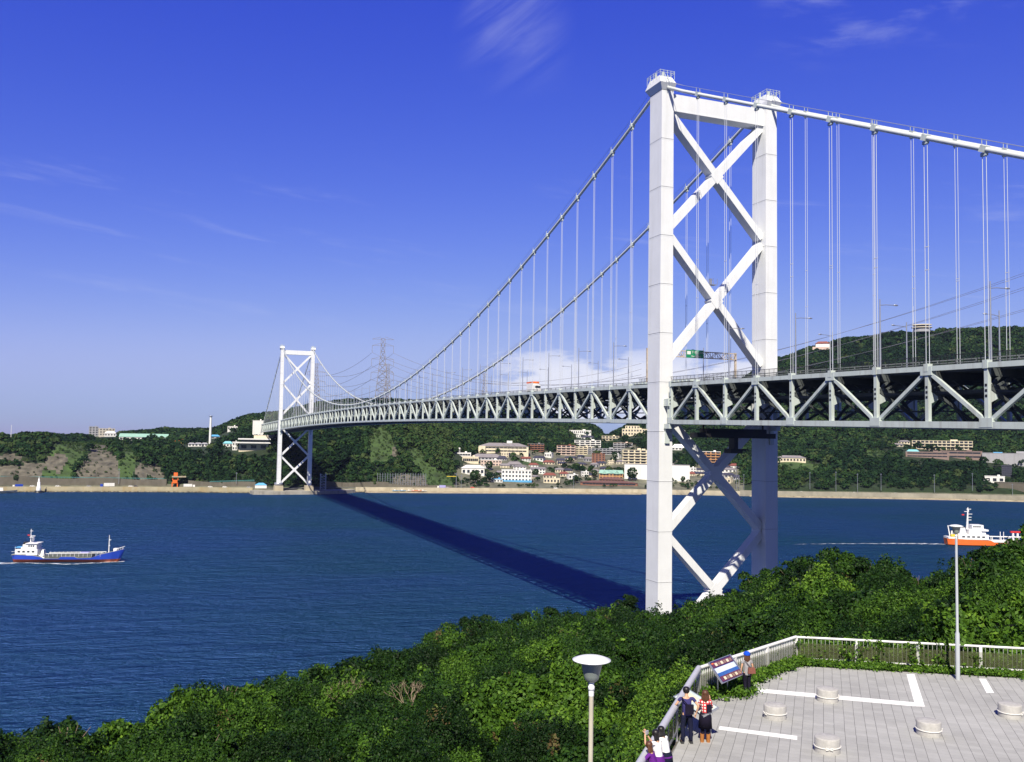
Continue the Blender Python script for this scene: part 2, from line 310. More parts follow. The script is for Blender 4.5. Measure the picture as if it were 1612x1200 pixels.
# ------------------------------------------------------------------ far shore: a heightfield behind the coast road
SH = [(-900, 770), (-400, 773), (0, 775), (250, 775), (440, 777), (540, 775), (700, 776), (860, 777), (1000, 778), (1250, 783), (1612, 790), (2000, 797), (2600, 810)]
SHA = [math.atan2(*(onz(x, y)-CAM)[1::-1]) for x, y in SH]; SHR = [math.hypot(*(onz(x, y)-CAM)[:2]) for x, y in SH]
o_ = np.argsort(SHA); SHA = np.array(SHA)[o_]; SHR = np.array(SHR)[o_]
def shore_r(a): return np.interp(a, SHA, SHR)
ROADZ = 4.2
COLS = {
 -700: [(22, 755), (60, 725), (110, 690), (250, 690), (700, 680)],
 -150: [(22, 753), (60, 722), (110, 690), (250, 690), (700, 684)],
 0: [(22, 753), (60, 722), (125, 694), (250, 702), (700, 696)],
 60: [(22, 754), (60, 726), (115, 690), (250, 705), (700, 694)],
 140: [(22, 755), (50, 732), (110, 706), (150, 700), (300, 702), (900, 692)],
 200: [(22, 757), (45, 737), (90, 712), (160, 708), (400, 702), (900, 688)],
 260: [(22, 758), (60, 739), (110, 712), (180, 710), (400, 703), (800, 681)],
 330: [(20, 763), (70, 740), (130, 713), (200, 708), (400, 692), (700, 684)],
 395: [(20, 764), (70, 740), (130, 710), (200, 702), (400, 678), (600, 660)],
 440: [(25, 764), (80, 740), (130, 710), (180, 694), (400, 668), (600, 655)],
 500: [(25, 764), (80, 738), (130, 704), (200, 676), (400, 652), (700, 640)],
 560: [(25, 762), (80, 724), (150, 688), (220, 664), (450, 642), (700, 635)],
 620: [(25, 763), (80, 728), (150, 688), (250, 658), (450, 644), (700, 637)],
 680: [(25, 765), (60, 752), (130, 714), (250, 673), (450, 648), (700, 641)],
 740: [(25, 767), (60, 757), (120, 738), (200, 718), (300, 692), (500, 652), (700, 643)],
 800: [(25, 767), (80, 755), (150, 732), (220, 712), (350, 687), (550, 657), (750, 648)],
 870: [(25, 768), (100, 754), (200, 730), (300, 710), (450, 692), (600, 671), (750, 658)],
 930: [(25, 769), (100, 754), (200, 730), (300, 710), (450, 694), (600, 683), (750, 675)],
 955: [(25, 769), (100, 752), (200, 728), (300, 712), (450, 699), (600, 693), (750, 692)],
 1000: [(25, 769), (100, 747), (200, 724), (300, 704), (450, 687), (600, 676), (800, 672)],
 1060: [(25, 769), (100, 750), (200, 724), (300, 702), (450, 672), (650, 645), (900, 645)],
 1130: [(25, 768), (100, 748), (200, 726), (300, 698), (450, 655), (650, 620), (900, 640)],
 1224: [(25, 768), (60, 750), (120, 730), (200, 716), (300, 693), (450, 624), (600, 571), (900, 600)],
 1290: [(25, 768), (60, 755), (130, 728), (200, 716), (300, 697), (450, 612), (600, 549), (900, 570)], 1330: [(25, 768), (60, 756), (130, 728), (200, 716), (300, 698), (450, 614), (600, 538), (900, 560)],
 1400: [(25, 768), (60, 758), (130, 730), (200, 718), (300, 700), (450, 620), (600, 530), (900, 560)],
 1450: [(25, 768), (60, 758), (130, 730), (190, 720), (300, 702), (450, 620), (600, 528), (900, 560)],
 1520: [(25, 769), (60, 759), (130, 734), (200, 722), (300, 703), (450, 620), (600, 526), (900, 560)],
 1612: [(25, 770), (60, 762), (130, 740), (220, 724), (300, 704), (450, 622), (600, 521), (900, 560)],
 1800: [(25, 772), (60, 764), (130, 740), (220, 724), (300, 704), (450, 620), (600, 520), (900, 560)],
 2400: [(25, 772), (60, 764), (130, 740), (220, 724), (300, 704), (450, 640), (600, 570), (900, 600)]}
DRS = np.array([0, 1.2, 1.6, 3, 8, 14, 18, 20, 22, 26, 32, 40, 48, 56, 64, 72, 80, 90, 100, 110, 120, 130, 140, 150, 165, 180, 195, 210, 230, 250, 275, 300, 325, 350, 375, 400, 430, 460, 490, 520, 550, 580, 600, 640, 700, 750, 800, 900, 1000, 1100.])
ca_, cz_ = [], []
for x in sorted(COLS):
    a = azslope(x, 720)[0]; rs = float(shore_r(a)); d_, z_ = [0, 1.2, 1.6, 18], [-1.5, -1.5, ROADZ, ROADZ]
    for dr, y in COLS[x]: d_.append(dr); z_.append(CAM[2]+azslope(x, y)[1]*(rs+dr))
    ca_.append(a); cz_.append(np.interp(DRS, d_, z_))
o_ = np.argsort(ca_); CA = np.array(ca_)[o_]; CZ = np.array(cz_)[o_]
def far_z(a, dr):
    a = np.asarray(a, float); dr = np.asarray(dr, float)
    j = np.clip(np.searchsorted(CA, a)-1, 0, len(CA)-2); t = np.clip((a-CA[j])/(CA[j+1]-CA[j]), 0, 1); t = t*t*(3-2*t)*.5+t*.5
    k = np.clip(np.searchsorted(DRS, dr)-1, 0, len(DRS)-2); s = np.clip((dr-DRS[k])/(DRS[k+1]-DRS[k]), 0, 1)
    z = (CZ[j, k]*(1-s)+CZ[j, k+1]*s)*(1-t)+(CZ[j+1, k]*(1-s)+CZ[j+1, k+1]*s)*t
    r = shore_r(a)+dr; x = r*np.cos(a); y = r*np.sin(a); g = np.clip((dr-40)/120, 0, 1)
    return z+g*(1.6*np.sin(x*.021+y*.013)+1.3*np.sin(x*.047-y*.039+1)+.8*np.sin(y*.09+x*.03))
def far_xyz(a, dr):
    r = shore_r(a)+dr; return np.stack([CAM[0]+r*np.cos(a), CAM[1]+r*np.sin(a), far_z(a, dr)], -1)
def hit(x, y):
    """first point of the far terrain seen through photograph pixel (x, y)"""
    a, s = azslope(x, y); dr = np.arange(2, 1500, 1.); z = far_z(np.full(len(dr), a), dr); l = CAM[2]+s*(shore_r(a)+dr)
    k = np.nonzero(z >= l)[0]; k = int(k[0]) if len(k) else 600
    return far_xyz(a, dr[k])
def inpoly(px, py, poly):
    r = np.zeros(px.shape, bool); n = len(poly)
    for i in range(n):
        (x1, y1), (x2, y2) = poly[i], poly[(i+1) % n]
        if y1 == y2: continue
        c = ((y1 > py) != (y2 > py)) & (px < (x2-x1)*(py-y1)/(y2-y1)+x1); r ^= c
    return r
def prn(P):
    d = P-CAM; z = d@CF; z = np.where(z < 1, 1, z); return PX+F*(d@CR)/z, PY-F*(d@CU)/z
ROCK = [[(116, 757), (122, 742), (136, 722), (144, 706), (150, 699), (170, 700), (174, 712), (184, 722), (190, 757)], [(-40, 757), (-40, 736), (20, 734), (52, 729), (72, 731), (62, 757)],
        [(-40, 728), (-40, 716), (25, 716), (44, 724), (40, 730), (20, 729)], [(212, 757), (213, 736), (220, 730), (232, 735), (245, 732), (256, 740), (260, 757)], [(612, 768), (620, 748), (640, 746), (668, 750), (676, 768)],
        [(68, 735), (75, 720), (100, 712), (108, 722), (92, 746)], [(615, 722), (618, 705), (626, 700), (628, 720), (622, 728)]]
GRASS = [[(58, 757), (72, 722), (84, 700), (110, 689), (140, 692), (148, 700), (134, 722), (116, 742), (112, 757)], [(640, 712), (646, 702), (662, 708), (680, 735), (712, 752), (716, 768), (676, 768), (655, 740)],
         [(1355, 722), (1362, 710), (1380, 706), (1394, 712), (1398, 722), (1440, 726), (1440, 730), (1355, 727)], [(1224, 742), (1228, 727), (1266, 726), (1292, 732), (1290, 744), (1250, 746)], [(186, 757), (188, 706), (198, 700), (210, 702), (214, 728), (208, 757)],
         [(812, 726), (850, 722), (858, 730), (836, 736)], [(575, 690), (590, 672), (612, 672), (622, 700), (610, 735), (580, 730)]]
ROCKM = mat('rock_slope', (.12, .108, .08), .95, var=.7, vscale=.12, bump=1., bscale=.6, stains=((.07, .07, .05), .8, .3))
GRASSM = mat('hill_grass', (.045, .085, .018), .95, var=.6, vscale=.07, bump=.6, bscale=.8)
SOIL = mat('undergrowth', (.014, .030, .008), 1., var=.5, vscale=.1)
PAVEM = mat('town_ground', (.13, .13, .09), .95, var=.6, vscale=.06)
TOWN = [(700, 772), (716, 742), (735, 728), (760, 705), (830, 697), (870, 700), (905, 690), (955, 684), (985, 695), (1030, 705), (1085, 722), (1170, 738), (1170, 772)]
AZ = np.linspace(-1.18, .62, 900)
A2, D2 = np.meshgrid(AZ, DRS, indexing='ij'); Pm = far_xyz(A2, D2)
Cc = (Pm[:-1, :-1]+Pm[1:, 1:])/2; gx, gy = prn(Cc); mi = np.zeros(gx.shape, int); dd = (D2[:-1, :-1]+D2[1:, 1:])/2
mi[inpoly(gx, gy, TOWN) & (dd < 420)] = 3
for p_ in GRASS: mi[inpoly(gx, gy, p_) & (dd > 19) & (dd < 420)] = 2
for p_ in ROCK: mi[inpoly(gx, gy, p_) & (dd > 19) & (dd < 200)] = 1
mi[dd < 20] = 3
me = grid_mesh('far_hills', Pm[..., 0], Pm[..., 1], Pm[..., 2], [SOIL, ROCKM, GRASSM, PAVEM], mi)
me.flip_normals()
tag(link('far_hills', me), kind='structure')
def strip(name, a0, a1, prof, m, n=260, **k):
    """a wall or road that follows the far coast; prof = [(dr, z or fn(a))...] closed section"""
    A = np.linspace(a0, a1, n); X = []; Z = []
    P = [[(lambda r: (CAM[0]+r*math.cos(a), CAM[1]+r*math.sin(a), (z(a) if callable(z) else z)))(float(shore_r(a))+dr) for dr, z in prof] for a in A]
    P = np.array(P); me = grid_mesh(name, P[..., 0], P[..., 1], P[..., 2], [m], None, False); o = link(name, me); return o
def ax(x, y=765): return azslope(x, y)[0]
WALLY = mat('sea_wall_concrete', (.31, .275, .18), .9, var=.3, vscale=.06, stains=((.25, .17, .06), .7, .12))
WALLG = mat('grey_sea_wall_concrete', (.26, .24, .185), .9, var=.3, vscale=.06, stains=((.16, .15, .12), .6, .15))
W0 = [(-.4, -1.), (-.25, 2.0), (.5, ROADZ+.9), (1.1, ROADZ+.9), (1.2, ROADZ-.5)]
tag(strip('sea_wall', ax(-700), ax(398), W0, WALLY), 'long pale yellow concrete sea wall under the left hillside', 'sea wall')
tag(strip('sea_wall', ax(560), ax(1165), W0, CONCL), 'stained beige stepped sea wall in front of the town', 'sea wall')
tag(strip('sea_wall', ax(1165), ax(2300), [(-.4, -1.), (-.25, 2.), (.5, ROADZ+1.8), (1.1, ROADZ+1.8), (1.2, ROADZ-.5)], WALLG), 'long grey concrete sea wall right of the near tower', 'sea wall')
tag(strip('coast_road', ax(-700), ax(2300), [(6, ROADZ+.02), (6.1, ROADZ+.06), (13.9, ROADZ+.06), (14, ROADZ+.02)], ASPH), kind='structure')
def rtop(x0, x1, y0, y1):
    a0, a1 = ax(x0), ax(x1)
    def f(a):
        t = (a-a0)/(a1-a0); y = y0+(y1-y0)*t+1.2*math.sin(a*90); x = x0+(x1-x0)*t
        return CAM[2]+azslope(x, y)[1]*(float(shore_r(a))+19)
    return f
for x0, x1, y0, y1, lb in ((-300, 62, 742, 752, 'dark stained retaining wall at the foot of the leftmost cliff'), (62, 262, 752, 755, 'long grey retaining wall with a teal fence behind the coast road'), (296, 402, 757, 760, 'low retaining wall between the orange gate and the far tower'),
                           (508, 612, 758, 760, 'weathered retaining wall right of the far tower'), (612, 712, 762, 766, 'low dark retaining wall under the fenced rock face')):
    f = rtop(x0, x1, y0, y1); g = lambda a, f=f: f(a)-.0
    o = strip('retaining_wall', ax(x0), ax(x1), [(18.6, ROADZ-.3), (19.2, g), (19.9, g), (20.2, ROADZ-.3)], CONC, 60)
    tag(o, lb, 'retaining wall')
# rocky fringe at the waterline
def boulders(name, arr, m, n, r0, r1, label=None, cat=None):
    mb = MB()
    for _ in range(n):
        p = arr(); r = random.uniform(r0, r1); n_ = 5
        pf = [(r*.5, -r*.6), (r*random.uniform(.8, 1.1), -r*.1), (r*random.uniform(.5, .8), r*.35), (r*.2, r*.5)]
        k0 = len(mb.v); mb.lathe(pf, p, n_, 0, random.uniform(.6, 1.3))
        for i in range(k0, len(mb.v)): v = mb.v[i]; mb.v[i] = (v[0]+random.uniform(-.2, .2)*r, v[1]+random.uniform(-.2, .2)*r, v[2]+random.uniform(-.1, .1)*r)
    mb.smooth = [False]*len(mb.f)
    return tag(mb.build(name, m), kind='stuff')
RDK = mat('wet_rock', (.10, .085, .06), .7, var=.5, vscale=.3)
def fr():
    x = random.choice((random.uniform(520, 1010), random.uniform(560, 780), random.uniform(1220, 1612), random.uniform(0, 430))); a = ax(x); r = float(shore_r(a))-random.uniform(.3, 2.5); return (CAM[0]+r*math.cos(a), CAM[1]+r*math.sin(a), random.uniform(-.2, .5))
boulders('shore_rocks', fr, RDK, 1500, .5, 1.4)
SANDM = mat('foreshore', (.33, .28, .19), .95, var=.4, vscale=.15)
tag(strip('beach', ax(575), ax(1010), [(-14, -.6), (-5, .5), (-.3, 1.6), (1, 1.8)], SANDM, 120), kind='structure')
tag(strip('beach', ax(1180), ax(1700), [(-9, -.5), (-3, .6), (-.3, 1.3), (1, 1.4)], SANDM, 120), kind='structure')

RAILC = mat('guard_rail_grey', (.20, .22, .22), .6)

# ------------------------------------------------------------------ the suspension bridge (u along x, near cable plane y=0, far plane y=-29)
BR = empty('suspension_bridge', (0, 0, 0), 0, 'long white suspension bridge with two braced towers spanning the strait', 'bridge')
def zb(u):
    if 0 <= u <= 712: return 61.94+3.48*(1-((u-356)/356)**2)
    return 61.94-2.77*((-u) if u < 0 else (u-712))/178
TH = 8.36
def zt(u): return zb(u)+TH
def zc(u):
    if 0 <= u <= 712: return 75.9+65.1*((u-356)/356)**2
    return 140.6-.4635*((-u) if u < 0 else (u-712))
NODES = [-5.0]+[-(15.4+10.461*k) for k in range(16)]
NODES = sorted(NODES)                       # side span, near shore
SPANS = [NODES, [4.2]+[14.33+10.461*k for k in range(25)]+[14.33+10.461*24+(697.7-265.39)/40*k for k in range(1, 41)]+[707.8], [712-u for u in NODES][::-1]]
def apex(si, i, n): return ((n-1-i) % 2 == 1) if si == 0 else (i % 2 == 1)
def partlist(items, name, m):
    """items: (distance, MB); the nearest hundred are parts, the rest one part"""
    items.sort(key=lambda t: t[0])
    out = [mb.build(name, m, BR) for _, mb in items[:100]]
    if len(items) > 100:
        r = MB()
        for _, mb in items[100:]:
            n = len(r.v); r.v += mb.v; r.f += [[i+n for i in f] for f in mb.f]; r.m += mb.m; r.smooth += mb.smooth
        tag(r.build(name, m, BR), kind='stuff')
    return out
def dist(u, y): return math.hypot(u-CAM[0], y-CAM[1])
posts, diags, frames = [], [], []
for si, ns in enumerate(SPANS):
    n = len(ns)
    for yy in (0., -29.):
        inw = -1 if yy == 0 else 1
        for nm, zf, hh, ww in (('top_chord', zt, .75, .8), ('bottom_chord', zb, .95, .9)):
            mb = MB()
            for a, b in zip(ns[:-1], ns[1:]): mb.beam((a, yy, zf(a)), (b, yy, zf(b)), ww, hh)
            for i, u in enumerate(ns):
                if (nm == 'top_chord') == apex(si, i, n): mb.box((u, yy, zf(u)+(-.35 if nm == 'top_chord' else .35)), (2.1, ww+.1, 1.3))
            mb.build(nm, GREYW, BR)
        for i, u in enumerate(ns):
            if dist(u, yy) < 60: pass
            mb = MB(); mb.box((u, yy, (zb(u)+zt(u))/2), (.62, .62, TH))
            zz = zb(u)+TH*.56
            for k in range(3): mb.box((u-.01, yy+.32 if yy == 0 else yy-.32, zz-.6+k*.75), (.34, .06, .36), m=1)
            vs = [(u-.1, yy+inw*.3, zz-1.6), (u-.1, yy+inw*1.9, zz-.9), (u-.1, yy+inw*1.3, zz+1.1), (u-.1, yy+inw*.3, zz+1.3)]
            mb.add(vs+[(x+.2, y, z) for x, y, z in vs], [(0, 1, 2, 3), (7, 6, 5, 4), (0, 4, 5, 1), (1, 5, 6, 2), (2, 6, 7, 3), (3, 7, 4, 0)])
            mb.box((u, yy, zt(u)+.15), (.8, .98, 1.2))
            posts.append((dist(u, yy), mb))
            if i < n-1:
                v = ns[i+1]; mb = MB()
                if apex(si, i, n): mb.beam((u, yy, zt(u)-.3), (v, yy, zb(v)+.3), .5, .55)
                else: mb.beam((u, yy, zb(u)+.3), (v, yy, zt(v)-.3), .5, .55)
                diags.append((dist(u, yy), mb))
    for i, u in enumerate(ns):                 # cross frames carrying the road
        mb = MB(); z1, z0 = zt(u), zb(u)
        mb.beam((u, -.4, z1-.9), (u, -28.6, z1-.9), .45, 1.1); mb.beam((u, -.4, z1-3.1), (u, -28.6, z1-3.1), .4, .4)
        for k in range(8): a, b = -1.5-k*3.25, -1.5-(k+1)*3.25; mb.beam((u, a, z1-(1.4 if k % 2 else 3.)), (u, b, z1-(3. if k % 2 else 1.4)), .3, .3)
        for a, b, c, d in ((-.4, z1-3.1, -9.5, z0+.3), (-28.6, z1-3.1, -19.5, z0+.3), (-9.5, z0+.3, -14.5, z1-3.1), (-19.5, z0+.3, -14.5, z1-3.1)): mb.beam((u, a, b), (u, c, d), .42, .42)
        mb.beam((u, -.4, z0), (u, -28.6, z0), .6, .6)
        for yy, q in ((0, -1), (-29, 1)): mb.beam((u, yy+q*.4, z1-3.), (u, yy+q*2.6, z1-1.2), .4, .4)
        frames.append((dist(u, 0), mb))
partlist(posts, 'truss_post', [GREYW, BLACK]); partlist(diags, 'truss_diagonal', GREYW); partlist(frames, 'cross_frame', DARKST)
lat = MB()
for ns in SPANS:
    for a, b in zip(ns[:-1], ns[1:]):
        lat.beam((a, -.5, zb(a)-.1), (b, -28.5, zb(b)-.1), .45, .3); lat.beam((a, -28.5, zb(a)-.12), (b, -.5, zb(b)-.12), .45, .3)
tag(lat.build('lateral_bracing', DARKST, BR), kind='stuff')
for ns in SPANS:
    mb = MB(); gr = [MB(), MB(), MB()]; wk = [MB() for _ in range(5)]
    us = list(np.linspace(ns[0]-(1 if ns[0] < 0 else 3), ns[-1]+(3 if ns[-1] > 712 or ns[-1] < 0 else 3), 40))
    us[-1] = min(us[-1], 0 if us[-1] < 4 else us[-1])
    for a, b in zip(us[:-1], us[1:]):
        mb.beam((a, -14.5, zt(a)+.35), (b, -14.5, zt(b)+.35), 24.8, .3)
        for k in range(9): mb.beam((a, -2.6-k*2.97, zt(a)-.15), (b, -2.6-k*2.97, zt(b)-.15), .25, .7)
        wk[4].beam((a, -14.5, zb(a)+2.4), (b, -14.5, zb(b)+2.4), 2.4, .2)
        for q_, yy in enumerate((-5, -9.5, -19.5, -24)): wk[q_].beam((a, yy, zt(a)-3.3), (b, yy, zt(b)-3.3), .3, .5)
        for q_, yy in enumerate((-1.9, -27.1)):
            gr[q_].beam((a, yy, zt(a)+1.25), (b, yy, zt(b)+1.25), .1, .16); gr[q_].beam((a, yy, zt(a)+.85), (b, yy, zt(b)+.85), .1, .14)
            gr[q_].beam((a, yy, zt(a)+.45), (b, yy, zt(b)+.45), .35, .35)
        for yy in (-14.2, -14.8): gr[2].beam((a, yy, zt(a)+1.2), (b, yy, zt(b)+1.2), .12, .25)
    u = ns[0]
    while u < ns[-1]:
        for q_, yy in enumerate((-1.9, -27.1)): gr[q_].box((u, yy, zt(u)+.85), (.15, .15, .9))
        u += 3.487
    mb.build('road_deck', [DARKST], BR); [q_.build('guard_rail' if k_ < 2 else 'median_rail', RAILC, BR) for k_, q_ in enumerate(gr)]; [q_.build('stringer' if k_ < 4 else 'maintenance_walkway', DARKST, BR) for k_, q_ in enumerate(wk)]
RD = MB()
for ns in SPANS:
    us = np.linspace(ns[0]-2, min(ns[-1]+2, 0 if ns[-1] < 0 else 9999), 40)
    for a, b in zip(us[:-1], us[1:]):
        for y0, y1 in ((-2.2, -13.9), (-15.1, -26.8)): RD.beam((a, (y0+y1)/2, zt(a)+.53), (b, (y0+y1)/2, zt(b)+.53), abs(y1-y0), .05)
RD.build('carriageway', ASPH, BR)
for yy, s in ((-1.2, 1), (-27.8, -1)):         # black mesh fence beside the side span
    fe = MB()
    us = np.arange(-172, 13.5, 1.45)
    for a, b in zip(us[:-1], us[1:]):
        if -3.2 < a < 3. : continue
        for h in (.5, 1.95): fe.beam((a, yy, zt(a)+h), (b, yy, zt(b)+h), .07, .09)
        fe.box((a, yy, zt(a)+1.1), (.06, .06, 1.7))
        for k in range(1, 6): fe.box((a+k*.24, yy, zt(a)+1.2), (.03, .02, 1.4))
    fe.build('mesh_fence', BLACK, BR)
for u0 in (5, -6):                             # deck expansion joint gear beside the tower
    mb = MB()
    for yy in (-.2, -28.8):
        for k in range(5):
            uu = u0+(k*1.7 if u0 > 0 else -k*1.7); mb.box((uu, yy, zt(uu)+.75), (1.2, 1.2, .35)); mb.box((uu, yy, zt(uu)+.45), (.5, .9, .4), m=1)
    mb.build('joint_cover', [GREYW, BLACK], BR)

# towers
SEAM = mat('tower_seam', (.42, .42, .41), .8)
for ti, U in enumerate((0., 712.)):
    sg = 1 if ti == 0 else -1; H0 = 10. if ti == 0 else 8.
    for s, yc in ((1, 0.), (-1, -29.)):
        mb = MB(); zs = [H0]+[z for z in np.arange(14.5, 138, 11.3) if z > H0+2]+[138.9]
        def sec(z, e=0.):
            b = 1.84+(1.57-1.84)*z/140+e; a = 2.7+e; return [(U-a, yc-b), (U+a, yc-b), (U+a, yc+b), (U-a, yc+b)]
        for k in range(len(zs)-1):
            z0, z1 = zs[k], zs[k+1]
            vs = [(x, y, z0) for x, y in sec(z0)]+[(x, y, z1-.1) for x, y in sec(z1)]
            mb.add(vs, [(0, 1, 5, 4), (1, 2, 6, 5), (2, 3, 7, 6), (3, 0, 4, 7)]+([(3, 2, 1, 0)] if k == 0 else []))
            vs = [(x, y, z1-.1) for x, y in sec(z1, -.05)]+[(x, y, z1) for x, y in sec(z1, -.05)]
            mb.add(vs, [(0, 1, 5, 4), (1, 2, 6, 5), (2, 3, 7, 6), (3, 0, 4, 7)], 1)
            for zz in (z1-.34, z1): vs = [(x, y, zz) for x, y in sec(zz, .015)]+[(x, y, zz+.16) for x, y in sec(zz, .015)]; mb.add(vs, [(0, 1, 5, 4), (1, 2, 6, 5), (2, 3, 7, 6), (3, 0, 4, 7), (3, 2, 1, 0), (4, 5, 6, 7)])
        lg = mb.build('tower_leg', [WHITE, SEAM], BR)
        cp = MB(); a, b = 2.75, 1.62; t1, t2 = 3.6, 2.1; o1 = s*.35
        vs = [(U-a, yc-b, 138.9), (U+a, yc-b, 138.9), (U+a, yc+b, 138.9), (U-a, yc+b, 138.9), (U-t1, yc-t2+o1, 140.4), (U+t1, yc-t2+o1, 140.4), (U+t1, yc+t2+o1, 140.4), (U-t1, yc+t2+o1, 140.4), (U-2.3, yc-1.6+o1, 142.3), (U+2.3, yc-1.6+o1, 142.3), (U+2.3, yc+1.7+o1, 142.3), (U-2.3, yc+1.7+o1, 142.3)]
        cp.add(vs, [(3, 2, 1, 0), (0, 1, 5, 4), (1, 2, 6, 5), (2, 3, 7, 6), (3, 0, 4, 7), (4, 5, 9, 8), (5, 6, 10, 9), (6, 7, 11, 10), (7, 4, 8, 11), (8, 9, 10, 11)])
        cp.build('saddle_housing', WHITE, lg)
        rl = MB(); R_ = [(U-3, yc-1.9+o1), (U+3, yc-1.9+o1), (U+3, yc+1.9+o1), (U-3, yc+1.9+o1)]
        for k in range(4):
            p, q = R_[k], R_[(k+1) % 4]
            for h in (142.9, 143.4): rl.beam((*p, h), (*q, h), .07, .07)
            for j in range(4): t = j/4; rl.box((p[0]+(q[0]-p[0])*t, p[1]+(q[1]-p[1])*t, 142.5), (.08, .08, 2.0))
        rl.beam((U-3, yc+o1, 142.5), (U-4.2, yc+o1, 140.2), .1, .1); rl.beam((U-3.2, yc+.8+o1, 142.5), (U-4.4, yc+.8+o1, 140.2), .1, .1); rl.box((U-1, yc+o1, 143.0), (.5, .5, 1.5)); rl.box((U+1.5, yc+.5+o1, 143.3), (.3, .3, 2.0))
        rl.build('maintenance_railing', GREYW, lg)
        for q in (-1, 1):
            bk = MB(); bk.box((U+q*3.7, yc, 66.3), (2.1, 1.3, 1.7)); bk.box((U+q*3.9, yc, 63.6), (.5, .5, 4.6)); bk.box((U+q*4.0, yc, 60.9), (2.2, 1.3, 1.1))
            bk.box((U+q*2.9, yc-s*.2, 58.6), (.5, 1.1, 3.2))
            bk.build('deck_bearing', GREYW, lg)
        if ti == 1 and s == 1:
            rg = MB(); rg.lathe([(3.4, 0), (3.9, .6), (3.9, 2.4), (3.6, 2.6)], (U, yc, 8.2), 20); rg.build('fender_ring', GALV, lg)
    cb = MB(); cb.box((U, -14.5, 136.65), (3.4, 29-3.1, 4.1)); cb.box((U-1.72, -14.5, 134.75), (.12, 25.9, .3)); cb.build('cross_beam', WHITE, BR)
    for zc_, hh in ((120.76, 13.7), (90.8, 14.6), (50.15, 13.0), (23.0, 13.)):
        for d in (1, -1):
            mb = MB(); e = 12.9
            mb.beam((U+(.01*d), -14.5+e, zc_+d*hh*.97), (U+(.01*d), -14.5-e, zc_-d*hh*.97), 2.1 if d > 0 else 2.14, 2.2, up=(1, 0, 0)) if False else None
            p, q = Vector((U, -14.5+e, zc_+d*hh)), Vector((U, -14.5-e, zc_-d*hh)); dr_ = (q-p).normalized(); nn = Vector((1, 0, 0)).cross(dr_)
            hw, dp = .84, (1.32 if d > 0 else 1.30); vs = []
            for ee in (p, q): vs += [ee+nn*hw-Vector((dp, 0, 0)), ee-nn*hw-Vector((dp, 0, 0)), ee-nn*hw+Vector((dp, 0, 0)), ee+nn*hw+Vector((dp, 0, 0))]
            mb.add(vs, [(3, 2, 1, 0), (4, 5, 6, 7), (0, 1, 5, 4), (1, 2, 6, 5), (2, 3, 7, 6), (3, 0, 4, 7)])
            if d > 0: mb.add([(U+k*1.36, -14.5+a, zc_+b) for k in (-1, 1) for a, b in ((-1.8, 0), (0, -2.0), (1.8, 0), (0, 2.0))], [(0, 1, 2, 3), (7, 6, 5, 4), (0, 4, 5, 1), (1, 5, 6, 2), (2, 6, 7, 3), (3, 7, 4, 0)])
            mb.build('diagonal_brace', WHITE, BR)
    if ti == 0:
        mb = MB(); mb.box((-.6, -13.6, 94.6), (1.6, 1.8, .12)); [mb.box((-.6+a, -13.6+b, 95.3), (.08, .08, 1.4)) for a in (-.8, .8) for b in (-.9, .9)]; mb.box((-.6, -13.6, 96.), (1.6, .08, .08)); mb.box((-.2, -13.4, 95.4), (.5, .6, 1.5)); mb.build('beacon_platform', GALV, BR)
    for yc in (0, -29): pb = MB(); pb.box((U, yc, H0-3.5 if ti else H0-6), (9.5, 8.5, 7. if ti else 12), taper=.92); pb.build('tower_pier', CONCL if ti else CONC, BR)
# anchor block behind the far side span and its approach pier
mb = MB(); mb.box((900, -14.5, 28), (22, 30, 56)); mb.build('anchor_block', GRW, BR)
# main cables, hand ropes and hangers
hang = []
for yy in (0., -29.):
    mb = MB(); us = np.concatenate([np.linspace(-178, 0, 20)[:-1], np.linspace(0, 712, 90)[:-1], np.linspace(712, 890, 20)])
    mb.tube([(u, yy, zc(u)) for u in us], .39, 12); cable = mb.build('main_cable', CABLEM, BR)
    mb = MB()
    for e in (-.45, .45): mb.tube([(u, yy+e, zc(u)+1.35) for u in us], .045, 4)
    mb.build('hand_rope', GALV, cable)
    for si, ns in enumerate(SPANS):
        for i, u in enumerate(ns):
            if abs(u) < 8 or abs(u-712) < 8: continue
            a, b = zt(u)+.5, zc(u)-.3
            if b-a < .5: continue
            r = MB()
            for e in (-.32, .32): r.tube([(u+e, yy, a), (u+e, yy, b)], .05, 5)
            if b-a > 30: r.box((u, yy, a+(b-a)*.42), (.8, .1, .1)); r.box((u, yy, a+18), (.8, .1, .1))
            sl = (zc(u+1)-zc(u-1))/2; d = Vector((1, 0, sl)).normalized()
            c = Vector((u, yy, zc(u))); r.beam(c-d*.5, c+d*.5, .94, .94, 1); r.box((u, yy, zc(u)-.75), (1.0, .4, .5), m=1)
            for e in (-.45, .45): r.box((u, yy+e, zc(u)+.9), (.08, .08, 1.0), m=1)
            hang.append((dist(u, yy), r))
partlist(hang, 'hanger', [ROPE, GREYW])

